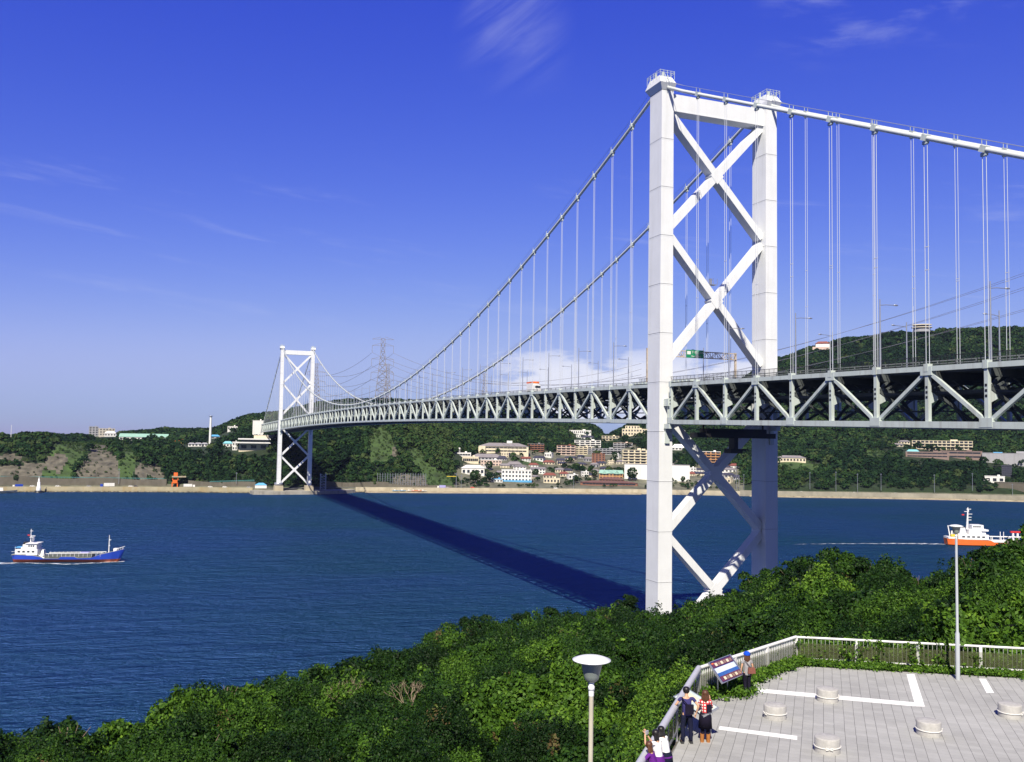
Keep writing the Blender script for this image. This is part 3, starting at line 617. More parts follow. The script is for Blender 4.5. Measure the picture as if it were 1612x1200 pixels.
# lamps standing on the bridge deck, one on each side
def bridge_lamp():
    t = empty('bridge_lamp')
    mb = MB(); mb.tube([(0, 0, 0), (0, 0, 11.6)], [.16, .09], 8); mb.box((0, 0, -.6), (.5, .5, 1.6)); mb.build('pole', GALV, t)
    mb = MB(); mb.tube([(0, 0, 10.6), (0, -1.2, 10.75), (0, -3.0, 10.8)], .06, 6); mb.build('arm', GALV, t)
    mb = MB(); mb.lathe([(.02, -.12), (.17, -.06), (.2, .05), (.1, .14), (.01, .16)], (0, -3.3, 10.8), 10, 0, 2.6); mb.build('lamp_head', GALV, t); return t
def copytree(o, parent=None):
    c = o.copy(); COL.objects.link(c); c.parent = parent
    for ch in o.children: copytree(ch, c)
    return c
bl0 = bridge_lamp(); first = True
for side, yy in ((0, -1.0), (1, -28.0)):
    us = [-25.7-20.9*k for k in range(7)]+[25+20.9*k for k in range(33)]
    for u in us:
        if side and u < 0: u += .7
        o = bl0 if first else copytree(bl0); first = False; o.location = (u, yy, zt(u)+.3); o.rotation_euler = (0, 0, math.pi*side)
        where = ('near' if not side else 'far')+' edge of the deck'
        tag(o, ('slim grey lamp on the %s, right of the near tower' % where) if u < 0 else 'slim grey lamp on the %s in the long main span row' % where, 'lamp', 'lamps along the bridge deck')
# overhead sign gantry on the bridge
P1, P2 = (4, -1.6, 77.), (-5, -27.4, 76.0)
g = empty('sign_gantry', (3, -1.6, zt(3)), 0, 'overhead gantry with a green direction sign across the bridge road', 'sign gantry')
def rel(p): return (p[0]-3, p[1]+1.6, p[2]-zt(3))
mb = MB(); A = Vector(rel((9, -2, 78.2))); B = Vector(rel((9, -27.2, 78.2)))
for a, b in ((0, 0), (0, 1.5), (.9, 0), (.9, 1.5)): mb.beam(A+Vector((a, 0, b)), B+Vector((a, 0, b)), .14, .14)
n = 18
for k in range(n):
    p, q = A.lerp(B, k/n), A.lerp(B, (k+1)/n)
    for a in (0, .9): mb.beam(p+Vector((a, 0, 0 if k % 2 else 1.5)), q+Vector((a, 0, 1.5 if k % 2 else 0)), .1, .1); mb.beam(p+Vector((a, 0, 0)), p+Vector((a, 0, 1.5)), .08, .08)
GANT = mat('weathered_gantry_paint', (.50, .42, .33), .8, var=.4, vscale=1.2)
mb.build('lattice_beam', GANT, g)
mb = MB()
for y_ in (-2., -27.2): mb.beam(rel((9.4, y_, zt(9))), rel((9.4, y_, 79.9)), .45, .45)
mb.build('post', GANT, g)
_d = ray(1094, 552); SY = (CAM+_d*(8.7-CAM[0])/_d[0])[1]; sg_ = MB(); sg_.box(rel((8.7, SY, 79.)), (.12, 4.9, 1.95)); SGN = mat('sign_green', (.01, .22, .10), .5); so = sg_.build('sign_panel', SGN, g)
mb = MB(); mb.box(rel((8.62, SY+1.75, 79.25)), (.02, 1.0, .8)); mb.build('route_plate', WHT, so)
for txt, y_, z_, sz in (('\u4e0b \u95a2  2 km', SY+1.1, 79.15, .72), ('Shimonoseki', SY+1.1, 78.25, .55)):
    tcu = bpy.data.curves.new('sign_lettering', 'FONT'); tcu.body = txt; tcu.size = sz; tcu.extrude = .004; tob = bpy.data.objects.new('t', tcu); COL.objects.link(tob)
    bpy.context.view_layer.update(); me = bpy.data.meshes.new_from_object(tob.evaluated_get(bpy.context.evaluated_depsgraph_get())); bpy.data.objects.remove(tob)
    me.materials.clear(); me.materials.append(WHT); o = link('sign_lettering', me, so, rel((8.61, y_, z_))); o.rotation_euler = (math.pi/2, 0, -math.pi/2)
# a boxy vehicle with an orange roof on the bridge
def road_vehicle(name, L_, W_, Hh, mats, loc, rz, label, cat, cab=False, group=None):
    t = empty(name, loc, rz, label, cat, group); mb = MB()
    if cab:
        mb.box((-L_*.12, 0, Hh*.58), (L_*.72, W_, Hh*.78)); b = mb.build('cargo_box', mats[0], t)
        mb = MB(); mb.box((L_*.38, 0, Hh*.42), (L_*.2, W_*.94, Hh*.62), taper=.9); mb.build('cab', mats[1], t)
        mb = MB(); mb.box((L_*.487, 0, Hh*.56), (.06, W_*.8, Hh*.2)); mb.box((0, 0, Hh*.16), (L_*.9, W_*.5, .2)); mb.build('windscreen', GLS, t)
    else:
        pf = [(-.5, .22), (-.5, .52), (-.42, .62), (-.30, .95), (.10, 1.0), (.27, .62), (.47, .52), (.5, .3), (.5, .22)]
        vs = [(x*L_, s*W_/2*(.82 if z > .7 else 1), z*Hh) for s in (-1, 1) for x, z in pf]; k = len(pf)
        mb.add(vs, [tuple(range(k)), tuple(range(2*k-1, k-1, -1))]+[(i, k+i, k+(i+1) % k, (i+1) % k) for i in range(k)]); mb.build('body', mats[0], t)
        mb = MB()
        for s in (-1, 1): mb.box((-.09*L_, s*W_*.452, .8*Hh), (L_*.42, .1, Hh*.24), taper=.85)
        mb.build('side_window', GLS, t)
    mb = MB()
    for x in (-.31, .31):
        for s in (-1, 1): mb.tube([(x*L_, s*W_*.36, .34), (x*L_, s*W_*.51, .34)], .34, 10)
    mb.build('wheels', BLACK, t); return t
u = 88.; t = road_vehicle('box_truck', 7., 2.3, 3.1, [SHIPW, SHIPW], (u, -5., zt(u)+.56), math.pi, 'white box truck with an orange roof driving on the bridge', 'truck', True)
mb = MB(); mb.box((-.8, 0, 3.25), (5.2, 2.3, .5)); mb.build('roof', ORANGE, t)
# under-deck maintenance gantry by the near tower
g = empty('inspection_gantry', (-8, -14.5, zb(-8)-4), 0, 'dark inspection gantry hanging below the deck by the near tower', 'gantry')
mb = MB(); mb.box((0, 0, 1.2), (3, 21, 1.1), taper=1.); mb.box((0, 0, 2.2), (3, 16, 1.)); mb.build('platform', BLACK, g)
mb = MB(); mb.box((0, 0, -.8), (2.2, 1.0, 3.)); mb.box((0, 0, -2.3), (2.6, 3.2, 1.)); mb.box((0, -2.6, -2.), (.6, 1.2, .4)); mb.build('hoist', BLACK, g)
mb = MB()
for y_ in (-8, 8): mb.beam((0, y_, 2), (0, y_, 4.2), .3, .3)
mb.build('hanger_arm', BLACK, g)

# ------------------------------------------------------------------ buildings of the far town
EXB = []
BRNW = mat('brown_tile_wall', (.24, .17, .15), .8, var=.15, vscale=.2)
def place(x0, x1, ytop, ybase, dr=None):
    xm = (x0+x1)/2; P = hit(xm, ybase) if dr is None else far_xyz(azslope(xm, ybase)[0], dr)
    if dr is not None: P[2] = CAM[2]+azslope(xm, ybase)[1]*math.hypot(*(P-CAM)[:2])
    r = math.hypot(*(P-CAM)[:2]); k = r/F*1.02; a = azslope(xm, ybase)[0]
    EXB.append((x0-1, x1+1, ytop, ybase+1.5, r, P[0], P[1])); return P, a-math.pi/2, (x1-x0)*k, (ybase-ytop)*k
def sub(mb, name, m, par): return mb.build(name, m, par)
def building(x0, x1, yt, yb, wall, label, kind='grid', fl=3, bays=6, roof=None, rh=.25, depth=10, turn=0., dr=None, cat='building', roofkind='flat', name='building', win=GLS, base=None):
    P, rz, W, H = place(x0, x1, yt, yb, dr); t = empty(name, tuple(P), rz+turn, label, cat)
    hr = H*rh if roofkind in ('hip', 'gable') else .0; hw = H-hr
    b = MB(); b.box((0, depth/2, hw/2-3), (W, depth, hw+6)); sub(b, 'wall', wall, t)
    if roofkind == 'flat':
        b = MB(); rm = roof or wall; b.box((0, depth/2, hw+.2), (W+.5, depth+.5, .4)); b.box((W*.2, depth*.5, hw+1.1), (W*.12, 3, 1.6)); sub(b, 'roof', rm, t)
    else:
        b = MB(); b.hip((0, depth/2, hw), (W, depth, 0), hr, .98 if roofkind == 'gable' else .6, over=.7); sub(b, 'roof', roof or GREYR, t)
    fh = hw/fl
    if kind == 'grid':
        for i in range(fl):
            for j in range(bays):
                bw = W/bays; b = MB(); b.box((-W/2+bw*(j+.5), -.02, fh*(i+.52)), (bw*.55, .1, fh*.45)); w_ = sub(b, 'window', win, t)
                if bw > 2.5 and fh > 2: b = MB(); b.box((-W/2+bw*(j+.5), -.1, fh*(i+.26)), (bw*.62, .3, .14)); sub(b, 'sill', wall, w_)
    elif kind == 'ribbon':
        for i in range(fl):
            b = MB(); b.box((0, -.02, fh*(i+.55)), (W*.92, .12, fh*.42)); q = sub(b, 'window', win, t)
            b = MB()
            for j in range(1, bays): b.box((-W*.46+W*.92*j/bays, -.06, fh*(i+.55)), (.25, .12, fh*.42))
            sub(b, 'frame', wall, q)
    elif kind == 'balcony':
        for i in range(fl):
            for j in range(bays):
                bw = W/bays; b = MB(); b.box((-W/2+bw*(j+.5), -.02, fh*(i+.6)), (bw*.74, .1, fh*.6)); sub(b, 'window', win, t)
            b = MB(); b.box((0, -.7, fh*i+.2), (W, 1.4, .25)); b.box((0, -1.35, fh*i+.65), (W, .12, .8)); sub(b, 'balcony', wall, t)
            for j in range(bays+1):
                pass
        b = MB()
        for j in range(bays+1): b.box((-W/2+W*j/bays, -.65, hw/2), (.3, 1.3, hw))
        sub(b, 'party_wall', wall, t)
    if base: b = MB(); b.box((0, -.4, .8), (W+.6, 1., 2.2)); sub(b, 'plinth', base, t)
    return t, W, hw
def addbox(t, name, m, c, d, **k): b = MB(); b.box(c, d, **k); return b.build(name, m, t)
B = building
t, W, H = B(754, 831, 698, 713, CRM, 'long cream hillside hotel under a broad grey hip roof', 'ribbon', 2, 12, GREYR, .34, 16, roofkind='hip', name='hotel')
addbox(t, 'roof_sign_box', WHT, (W*.12, 8, H+5.5), (7, 4, 3.4)); addbox(t, 'entrance_canopy', CRM, (-W*.42, -1.5, H*.5), (W*.12, 4, H*1.05))
B(831, 856, 699.5, 711.5, BRK, 'low red brick block beside the grey roofed hotel', 'balcony', 4, 5, GREYR, name='apartment_block')
t, W, H = B(715, 741, 713.5, 719.5, WHT, 'white flat pavilion with a round water tank on its roof', 'ribbon', 1, 6, name='pavilion'); b = MB(); b.lathe([(1.3, 0), (1.3, 4), (1.6, 4.2), (1.5, 6), (.3, 6.6)], (-W*.2, 5, H), 12); b.build('water_tank', WHT, t)
B(728, 753, 720, 730, CRM, 'cream upper wing with a long window under a flat roof', 'ribbon', 1, 8, name='hotel_wing')
B(727, 762, 733, 748, WHT, 'white house with five big square windows facing the sea', 'grid', 1, 5, WHT, .3, 12, roofkind='hip', name='inn')
B(741, 791, 715, 724, GRW, 'long low grey roofed hall above the cream wing', 'grid', 1, 9, GREYR, .6, 14, roofkind='hip', name='hall')
B(757, 789, 725, 734, PNK, 'low pinkish building with a small turquoise awning', 'grid', 2, 7, WHT, name='shop'); 
t, W, H = B(790, 836, 741, 759, WHT, 'white three storey seafront hotel with a blue base', 'grid', 3, 9, name='seafront_hotel', base=BLUEL)
B(773, 791, 755, 759.5, WHT, 'low white annex with a blue roof left of the white hotel', 'grid', 1, 4, BLUEL, name='annex')
B(783, 798, 718, 725, GRW, 'house with a dark tiled hip roof below the hotel', 'grid', 1, 4, SLATE, .6, 9, roofkind='hip', name='house')
B(798, 821, 727, 734, GRW, 'wide grey hip roofed house in the middle of the slope', 'grid', 1, 5, GREYR, .65, 10, roofkind='hip', name='house')
B(808, 828, 733, 740, WHT, 'cluster house with white walls and a low grey roof', 'grid', 2, 4, GREYR, .3, 9, roofkind='hip', name='house')
B(835, 858, 736, 746, WHT, 'white two storey house behind the seafront hotel', 'grid', 2, 5, GREYR, .25, 9, roofkind='gable', name='house')
B(855, 873, 725, 731.5, CRM, 'cream house with a dull red roof on the slope', 'grid', 1, 4, REDR, .5, 9, roofkind='hip', name='house')
B(855, 875, 745, 754, BEI, 'beige house with a bright red tiled roof near the shore', 'grid', 1, 4, REDR, .4, 9, roofkind='hip', name='house')
B(856, 881, 754, 761, CRM, 'low cream seafront row with small square windows', 'grid', 1, 5, name='shop')
B(894, 930, 678, 683.5, WHT, 'long white school like block high on the wooded hill', 'grid', 1, 12, name='hill_block')
B(907, 914, 685, 689, WHT, 'tiny white house under the long white hill block', 'grid', 1, 2, name='house')
B(915, 935, 686, 692, WHT, 'white house with a dark roof high in the valley', 'grid', 1, 4, SLATE, .45, 9, roofkind='hip', name='house')
B(948, 974, 687, 694, CRM, 'cream flats with balconies high in the valley', 'balcony', 2, 5, name='apartment_block')
t, W, H = B(980, 1019, 676, 686, CRM, 'large cream two tier villa on the hill behind the near tower', 'grid', 2, 9, name='villa'); addbox(t, 'upper_storey', CRM, (-W*.1, 6, H+2.5), (W*.55, 8, 5)); 
for k in range(5): addbox(t, 'window', GLS, (-W*.32+k*W*.11, 1.95, H+2.6), (W*.05, .1, 3))
B(877, 905, 702, 717, PNK, 'pink four storey flats at the left of the valley', 'balcony', 4, 4, REDR, name='apartment_block')
B(905, 945, 694, 704, WHT, 'white flats with a yellow corner in the valley', 'balcony', 3, 5, name='apartment_block')
B(905, 931, 704, 716, CRM, 'cream flats with long balconies beside the pink flats', 'balcony', 4, 4, name='apartment_block')
B(926, 977, 707, 716, GRW, 'long grey flats with dark balconies across the valley', 'balcony', 3, 9, name='apartment_block')
B(932, 952, 715.5, 728, BRK, 'red brick flats standing in the middle of the town', 'grid', 4, 4, name='apartment_block')
B(966, 995, 698, 706.5, GRW, 'grey pink flats under the cream villa', 'balcony', 3, 5, PNK, name='apartment_block')
t, W, H = B(981, 1026, 710, 731, CRM, 'big cream five storey flats left of the near tower', 'balcony', 5, 5, name='apartment_block'); addbox(t, 'roof_plant', CRM, (W*.05, 5, H+1.5), (W*.12, 3, 2.4))
B(985, 1083, 733, 757, WHT, 'long blank white wall building beside the shore road', 'none', 1, 1, GREYR, depth=14, name='warehouse')
t, W, H = B(944, 980, 741, 754, ORG, 'orange walled hall with a pale green gabled roof', 'grid', 2, 7, GREENR, .38, 12, roofkind='gable', name='hall')
for q in (-.28, .25): b = MB(); b.add([(W*q-3.2, -1.2, H-.6), (W*q+3.2, -1.2, H-.6), (W*q, -1.2, H+3.2), (W*q-3.2, 3.5, H-.4), (W*q+3.2, 3.5, H-.4), (W*q, 3.8, H+3.3)], [(0, 1, 2), (0, 2, 5, 3), (1, 4, 5, 2), (0, 3, 4, 1), (3, 5, 4)]); b.build('dormer', GREENR, t)
B(944, 981, 752, 759, BRK, 'brown restaurant with a wide red brown roof below the orange hall', 'grid', 1, 8, BROWNR, .5, 9, roofkind='hip', name='restaurant')
B(915, 1002, 757.5, 765, BRK, 'long low dark brown seafront restaurant', 'ribbon', 1, 16, BROWNR, .42, 9, roofkind='hip', name='restaurant')
B(1105, 1133, 713, 737, ORG, 'orange banded flats seen through the tower bracing', 'balcony', 6, 4, WHT, name='apartment_block')
B(1058, 1078, 700, 709, WHT, 'white house with a pale pyramid roof by the tower', 'grid', 1, 4, WHT, .6, 10, roofkind='hip', name='house')
B(1136, 1158, 737, 744, WHT, 'white house with a grey roof right of the orange flats', 'grid', 1, 4, GREYR, .4, 9, roofkind='hip', name='house')
B(1136, 1156, 745, 752, GRW, 'grey roofed house right of the tower bracing near the shore', 'grid', 1, 4, SLATE, .45, 9, roofkind='hip', name='house')
B(1225, 1266, 718, 727.5, CRM, 'low cream bungalow above a bright lawn right of the tower', 'grid', 1, 9, GREYR, .35, 10, roofkind='hip', name='bungalow')
t, W, H = B(1445, 1521, 696.5, 712.5, CRM, 'cream hotel with a grid of square balconies on the right slope', 'balcony', 4, 14, name='hotel', depth=14)
B(1432, 1487, 713, 721, BRNW, 'brown glazed lower wing left half of the cream hotel', 'ribbon', 2, 8, name='hotel_wing', depth=8)
B(1487, 1539, 712, 722.5, BRNW, 'brown lower wing right half of the cream hotel', 'ribbon', 2, 5, name='hotel_wing', depth=8)
B(1428, 1446, 708.5, 714, WHT, 'small hall with a pale turquoise roof left of the cream hotel', 'grid', 1, 3, TEAL, .7, 12, roofkind='hip', name='hall')
B(1416, 1431, 694, 699, CRM, 'small villa in the trees above the cream hotel', 'grid', 1, 4, GREYR, .4, 8, roofkind='hip', name='villa')
B(1400, 1420, 698.5, 703.5, BEI, 'low beige lodge half hidden in trees', 'grid', 1, 4, GREYR, .4, 8, roofkind='hip', name='lodge')
t, W, H = B(1557, 1625, 717, 732, GRW, 'windowless grey concrete building at the right edge', 'none', 1, 1, depth=14, name='depot'); addbox(t, 'blue_tarpaulin', BLUEL, (-W*.22, 5, H+.9), (W*.16, 6, 1.)); addbox(t, 'roof_plant', GRW, (W*.25, 6, H+1.6), (W*.3, 6, 2.4))
t, W, H = B(1554, 1578, 752, 761, WHT, 'small white box house above the right sea wall', 'grid', 1, 3, name='house'); addbox(t, 'lower_wing', WHT, (-W*.55, 2, H*.25), (W*.5, 5, H*.6))
B(1579, 1591, 736, 750, SLATE, 'narrow dark glazed tower block at the right', 'ribbon', 5, 4, name='tower_block', depth=9)
B(1576, 1640, 763, 774, CONC, 'concrete retaining block right of the white box house', 'none', 1, 1, name='retaining_block', depth=8)
B(141, 153, 674, 690, GRW, 'grey slab block on the left skyline', 'grid', 5, 3, name='tower_block')
B(154, 178, 676, 686, BEI, 'beige block behind the grey slab on the left skyline', 'grid', 3, 6, name='apartment_block')
B(166, 181, 680, 687, WHT, 'white house with a stepped roof on the left skyline', 'grid', 1, 4, WHT, .4, 9, roofkind='hip', name='house')
t, W, H = B(194, 260, 684, 693.5, WHT, 'long white hall under a pale green roof on the bluff', 'grid', 1, 14, GREENR, .5, 12, roofkind='gable', name='hall'); addbox(t, 'end_block', CRM, (W*.52, 5, H*.75), (5, 9, H*1.7))
B(277, 297, 692, 699, YEL, 'yellow house with an orange roof on the bluff', 'grid', 1, 5, ORANGE, .45, 10, roofkind='hip', name='house')
for x0, x1, lb in ((297, 306, 'first small white roadside house right of the orange roof'), (307, 317, 'second small white roadside house right of the orange roof'), (318, 326, 'third small white house nearest the chimney')): B(x0, x1, 697.5, 703, WHT, lb, 'grid', 1, 2, GRW, .35, 8, roofkind='hip', name='house')
B(352, 365, 695.5, 704, WHT, 'white shop with a teal roof left of the rest house', 'grid', 1, 3, TEAL, .4, 9, roofkind='hip', name='shop')
B(366, 373, 697, 709, WHT, 'narrow white gate building left of the rest house', 'grid', 2, 2, name='gatehouse')
t, W, H = B(378, 420, 699, 710, CRM, 'white curved rest house by the bridge anchorage', 'grid', 1, 3, WHT, name='rest_house', depth=16)
addbox(t, 'lower_terrace', WHT, (W*.0, 4, H+.6), (W*1.18, 22, 1.3)); addbox(t, 'window_band', GLS, (W*.05, 5, H+2.6), (W*.95, 18, 2.8)); addbox(t, 'upper_terrace', WHT, (W*.02, 5, H+4.6), (W*1.1, 22, 1.3)); addbox(t, 'top_storey', CRM, (W*.25, 6, H+7.), (W*.5, 12, 3.6))
B(398, 414, 664, 690, WHT, 'tall blank white anchorage building behind the rest house', 'none', 1, 1, name='anchorage_building', depth=12)
B(359, 373, 672, 677.5, WHT, 'white house on the hillside above the rest house', 'grid', 1, 4, name='house')
B(345, 354, 678, 681, WHT, 'tiny pale house on the hillside right of the chimney', 'grid', 1, 2, REDR, .4, 8, roofkind='hip', name='house')
B(332, 345, 685, 690, GRW, 'blue roofed shed just right of the chimney', 'grid', 1, 2, BLUEL, .5, 8, roofkind='hip', name='shed')
B(14, 22, 681, 685, WHT, 'small white block on the far left skyline', 'grid', 1, 2, name='house')
# hilltop observatory and terrace building
P, rz, W, H = place(1436, 1466, 507, 520, 596); t = empty('observatory', tuple(P-np.array([0, 0, 2])), rz, 'flat round topped observatory on the right hilltop', 'observatory')
b = MB(); b.lathe([(13, 0), (13, 6)], (0, 8, 0), 24, 0, .7); b.build('base', GRW, t); b = MB(); b.lathe([(14.5, 6), (16, 6.6), (16, 8), (12, 8)], (0, 8, 0), 24, 0, .7); b.build('lower_roof', BEI, t)
b = MB(); b.lathe([(12.5, 8), (12.5, 10.6)], (0, 8, 0), 24, 0, .7); b.build('glazing', GLS, t); b = MB(); b.lathe([(14.5, 10.6), (15.5, 11), (15, 12.2), (6, 12.8)], (0, 8, 0), 24, 0, .7); b.build('roof', CRM, t)
P, rz, W, H = place(1282, 1308, 534, 547, 592); t = empty('hill_restaurant', tuple(P-np.array([0, 0, 1])), rz, 'red and white building on the shoulder of the right hill', 'building')
addbox(t, 'wall', WHT, (0, 5, 3), (22, 9, 9)); b = MB(); b.hip((0, 5, 7.5), (22, 9, 0), 4, .6, over=1); b.build('roof', REDR, t); addbox(t, 'terrace', PNK, (-3, -3, -1), (26, 7, 5))
def mast(name, x, y0, y1, r0, r1, m, label, cat, dr=None, n=8, group=None):
    P = hit(x, y1) if dr is None else far_xyz(azslope(x, y1)[0], dr)
    r = math.hypot(*(P-CAM)[:2]); P[2] = CAM[2]+azslope(x, y1)[1]*r; h = (y1-y0)*r/F; t = empty(name, tuple(P), 0, label, cat, group)
    b = MB(); b.tube([(0, 0, -3), (0, 0, h)], [r0, r1], n); b.build('shaft', m, t); EXB.append((x-3, x+3, y0, y1, r, P[0], P[1])); return t, h
t, h = mast('chimney', 330.5, 657, 699, 1.7, 1.3, WHITE, 'tall slim white chimney on the left hillside', 'chimney', n=14); b = MB(); b.lathe([(1.35, h-1), (2.6, h-.8), (2.6, h-.2), (1.35, h)], (0, 0, 0), 14); b.build('top_platform', GALV, t)
t, h = mast('radio_mast', 1438, 484, 508, .35, .2, WHITE, 'thin red and white mast beside the hilltop observatory', 'mast', 592)
t, h = mast('radio_mast', 17.5, 671, 684, .3, .2, WHITE, 'short thin mast on the far left skyline', 'mast', 160)
SLOPE_LAB = ['white walled house with a dark tiled roof in the town', 'beige house with a grey roof in the town', 'small red roofed house in the town', 'pale flat roofed house in the town']
NMAIN = len(EXB); random.seed(5); nh = 0; tries = 0
while nh < 44 and tries < 4000:
    tries += 1; x = random.uniform(764, 1160); y = random.uniform(716, 762) if x < 985 else random.uniform(736, 764)
    wpx = random.uniform(9, 16); hpx = random.uniform(5, 7.5); x0, x1, y0 = x-wpx/2, x+wpx/2, y-hpx
    if x0 < 990 < x1 or 985 < x < 1086: continue
    if any(min(x1, e[1])-max(x0, e[0]) > .35*wpx and min(y, e[3])-max(y0, e[2]) > .4*hpx for e in EXB): continue
    k = random.choices(range(4), (5, 4, 1, 4))[0]; wl = random.choice([(WHT, CRM, GRW), (BEI, GRW, CRM), (CRM, WHT, WHT), (WHT, WHT, CRM)][k])
    B(x0, x1, y0, y, wl, SLOPE_LAB[k], 'grid', random.choice((1, 2)), 3, (SLATE, GREYR, REDR, wl)[k], random.uniform(.35, .5), random.uniform(7, 10), turn=random.uniform(-.5, .5), roofkind='flat' if k == 3 else random.choice(('hip', 'gable')), name='house')
    bpy.context.scene.collection.objects; nh += 1
for o in list(COL.objects):
    if o.get('label') in SLOPE_LAB: o['group'] = ('dark roofed houses of the town', 'grey roofed houses of the town', 'red roofed houses of the town', 'flat roofed houses of the town')[SLOPE_LAB.index(o['label'])]

NMAIN2 = len(EXB)
# ------------------------------------------------------------------ roadside things on the far shore
def road_at(x, dr=10, z=ROADZ+.06): a = ax(x, 765); r = float(shore_r(a))+dr; return (CAM[0]+r*math.cos(a), CAM[1]+r*math.sin(a), z), a
for x, m, lb in ((51, WHT, 'white van near the beacon on the far coast road'), (91, WHT, 'white car right of the beacon on the far coast road'), (140, GRW, 'silver car following behind the white truck'), (206, WHT, 'white car in front of the white truck'), (214, SLATE, 'dark blue car beside the white car ahead of the truck'),
                 (331, WHT, 'white car parked right of the orange gate'), (354, WHT, 'low white car near the beach tarpaulin'), (392, GRW, 'grey car parked left of the far tower'), (704, GRW, 'silver car parked left of the town'), (744, REDC, 'red car parked at the left end of the town'), (875, WHT, 'white car parked before the seafront row'), (1262, WHT, 'white car on the road right of the near tower'), (1345, WHT, 'white car behind the grey sea wall'), (1410, GRW, 'grey car behind the grey sea wall')):
    p, a = road_at(x); road_vehicle('parked_car', 4.6, 1.75, 1.5, [m], p, a-math.pi/2+.03, lb, 'car')
p, a = road_at(169, 9); road_vehicle('box_truck', 13, 2.5, 3.8, [WHT, BLUEP], p, a+math.pi/2, 'long white truck with blue cab on the far coast road', 'truck', True)
p, a = road_at(298, 12); road_vehicle('box_truck', 11, 2.5, 3.2, [WHT, WHT], p, a-math.pi/2, 'white bus parked right of the orange gate', 'bus', True)
p, a = road_at(28, 9); road_vehicle('box_truck', 9, 2.4, 2.6, [BLUEP, WHT], p, a+math.pi/2, 'blue lorry behind the moored work boat', 'truck', True)
p, a = road_at(695, 9); road_vehicle('box_truck', 9, 2.4, 3.0, [LILAC, WHT], p, a+math.pi/2, 'pale lilac truck parked left of the town', 'truck', True)
# orange gate structure
p, a = road_at(276, 16); t = empty('orange_gate', p, a-math.pi/2, 'orange gate tower with a concrete deck at the foot of the bluff', 'gate tower')
addbox(t, 'upper_box', ORANGE, (0, 0, 12.2), (3.6, 3, 3.4)); addbox(t, 'concrete_deck', CONCL, (3, 0, 9.9), (13, 4, 1.2)); addbox(t, 'lower_box', ORANGE, (-.5, 0, 5.2), (4.4, 3, 3.2))
for k in (-3, 1.8): addbox(t, 'leg', ORANGE, (k, 0, 2.), (.9, 2, 4.6)); addbox(t, 'leg', ORANGE, (k+.4, 0, 8.2), (.8, 2, 2.6))
# navigation beacon
p, a = road_at(61, -9, 0); t = empty('beacon', p, 0, 'small white conical beacon standing in the water at the left', 'beacon')
b = MB(); b.lathe([(3.4, -2), (3.4, 1.6), (2.5, 1.9)], n=16); b.build('base', BLACK, t); b = MB(); b.lathe([(1.9, 1.9), (1.8, 5.6), (1.35, 5.8), (1.2, 9.6), (.8, 9.8), (.7, 12.6), (.25, 13), (.15, 15)], n=16); b.build('tower', WHITE, t)
# pier platform under the far tower, stair tower and works
PIERC = mat('pier_concrete', (.33, .31, .26), .9, var=.3, vscale=.12, stains=((.12, .1, .08), .7, .3))
mb = MB(); mb.prism([(703, 24), (716, 26), (735, 14), (735, -75), (720, -76), (706, -60), (699, -30), (699, 10)], -2, 3.1); mb.build('pier_platform', PIERC, None); tag(bpy.data.objects['pier_platform'], 'low concrete platform around the foot of the far tower', 'platform')
t = empty('stair_tower', (716, -46, 3.1), 0, 'open grey lattice stair tower at the far tower foot', 'stair tower')
for x_ in (0, 4):
    for y_ in (0, 5): mb = MB(); mb.box((x_, y_, 8), (.5, .5, 16)); mb.build('post', GALV, t)
mb = MB()
for k in range(6): mb.beam((0, 0, k*2.6), (0, 5, k*2.6+2.6), .3, .3); mb.box((2, 2.5, k*2.6+.2), (4, 5, .15))
mb.build('stair', GALV, t)
p, a = road_at(424, 14); t = empty('work_shed', p, a-math.pi/2, 'blue tarpaulin over a pale work shed left of the far tower', 'shed'); addbox(t, 'wall', WHT, (-8, -2, 1.5), (11, 5, 3)); b = MB(); b.hip((-8, -2, 3), (11, 5, 0), 2.2, .4, over=.3); b.build('tarpaulin', BLUEL, t)
# poles with a rock fall fence
FP = [(ax(594+k*4.), 17) for k in range(20)]; f = empty('rockfall_fence', (CAM[0]+(float(shore_r(FP[0][0]))+22)*math.cos(FP[0][0]), CAM[1]+(float(shore_r(FP[0][0]))+22)*math.sin(FP[0][0]), ROADZ), 0, 'row of tall grey posts with netting below the green slope', 'fence')
o0 = Vector(f.location); pp = []
for a, h in FP: r = float(shore_r(a))+21; pp.append(Vector((CAM[0]+r*math.cos(a), CAM[1]+r*math.sin(a), ROADZ))-o0)
for p in pp: b = MB(); b.box(p+Vector((0, 0, 7)), (.35, .35, 15)); b.build('post', GALV, f)
b = MB()
for p, q in zip(pp[:-1], pp[1:]):
    for h in range(1, 14, 2): b.beam(p+Vector((0, 0, h)), q+Vector((0, 0, h)), .08, .08)
b.build('netting', GALV, f)
DTEAL = mat('teal_fence_paint', (.06, .20, .20), .6)
# teal fence on top of the left retaining wall
for x0, x1, ya, yb_, lb in ((0, 258, 750, 753.5, 'thin teal fence on the left retaining wall'), (330, 400, 758, 756, 'thin teal fence left of the far tower')):
    b = MB(); q = None
    for k in range(60):
        x = x0+(x1-x0)*k/59; a = ax(x); r = float(shore_r(a))+19.5; y = ya+(yb_-ya)*k/59; z = CAM[2]+azslope(x, y)[1]*r; p = (CAM[0]+r*math.cos(a), CAM[1]+r*math.sin(a), z)
        if q: b.beam(q, p, .12, .45)
        b.box((p[0], p[1], p[2]-1.), (.2, .2, 2.6)); q = p
    tag(b.build('coast_fence', DTEAL), lb, 'fence')
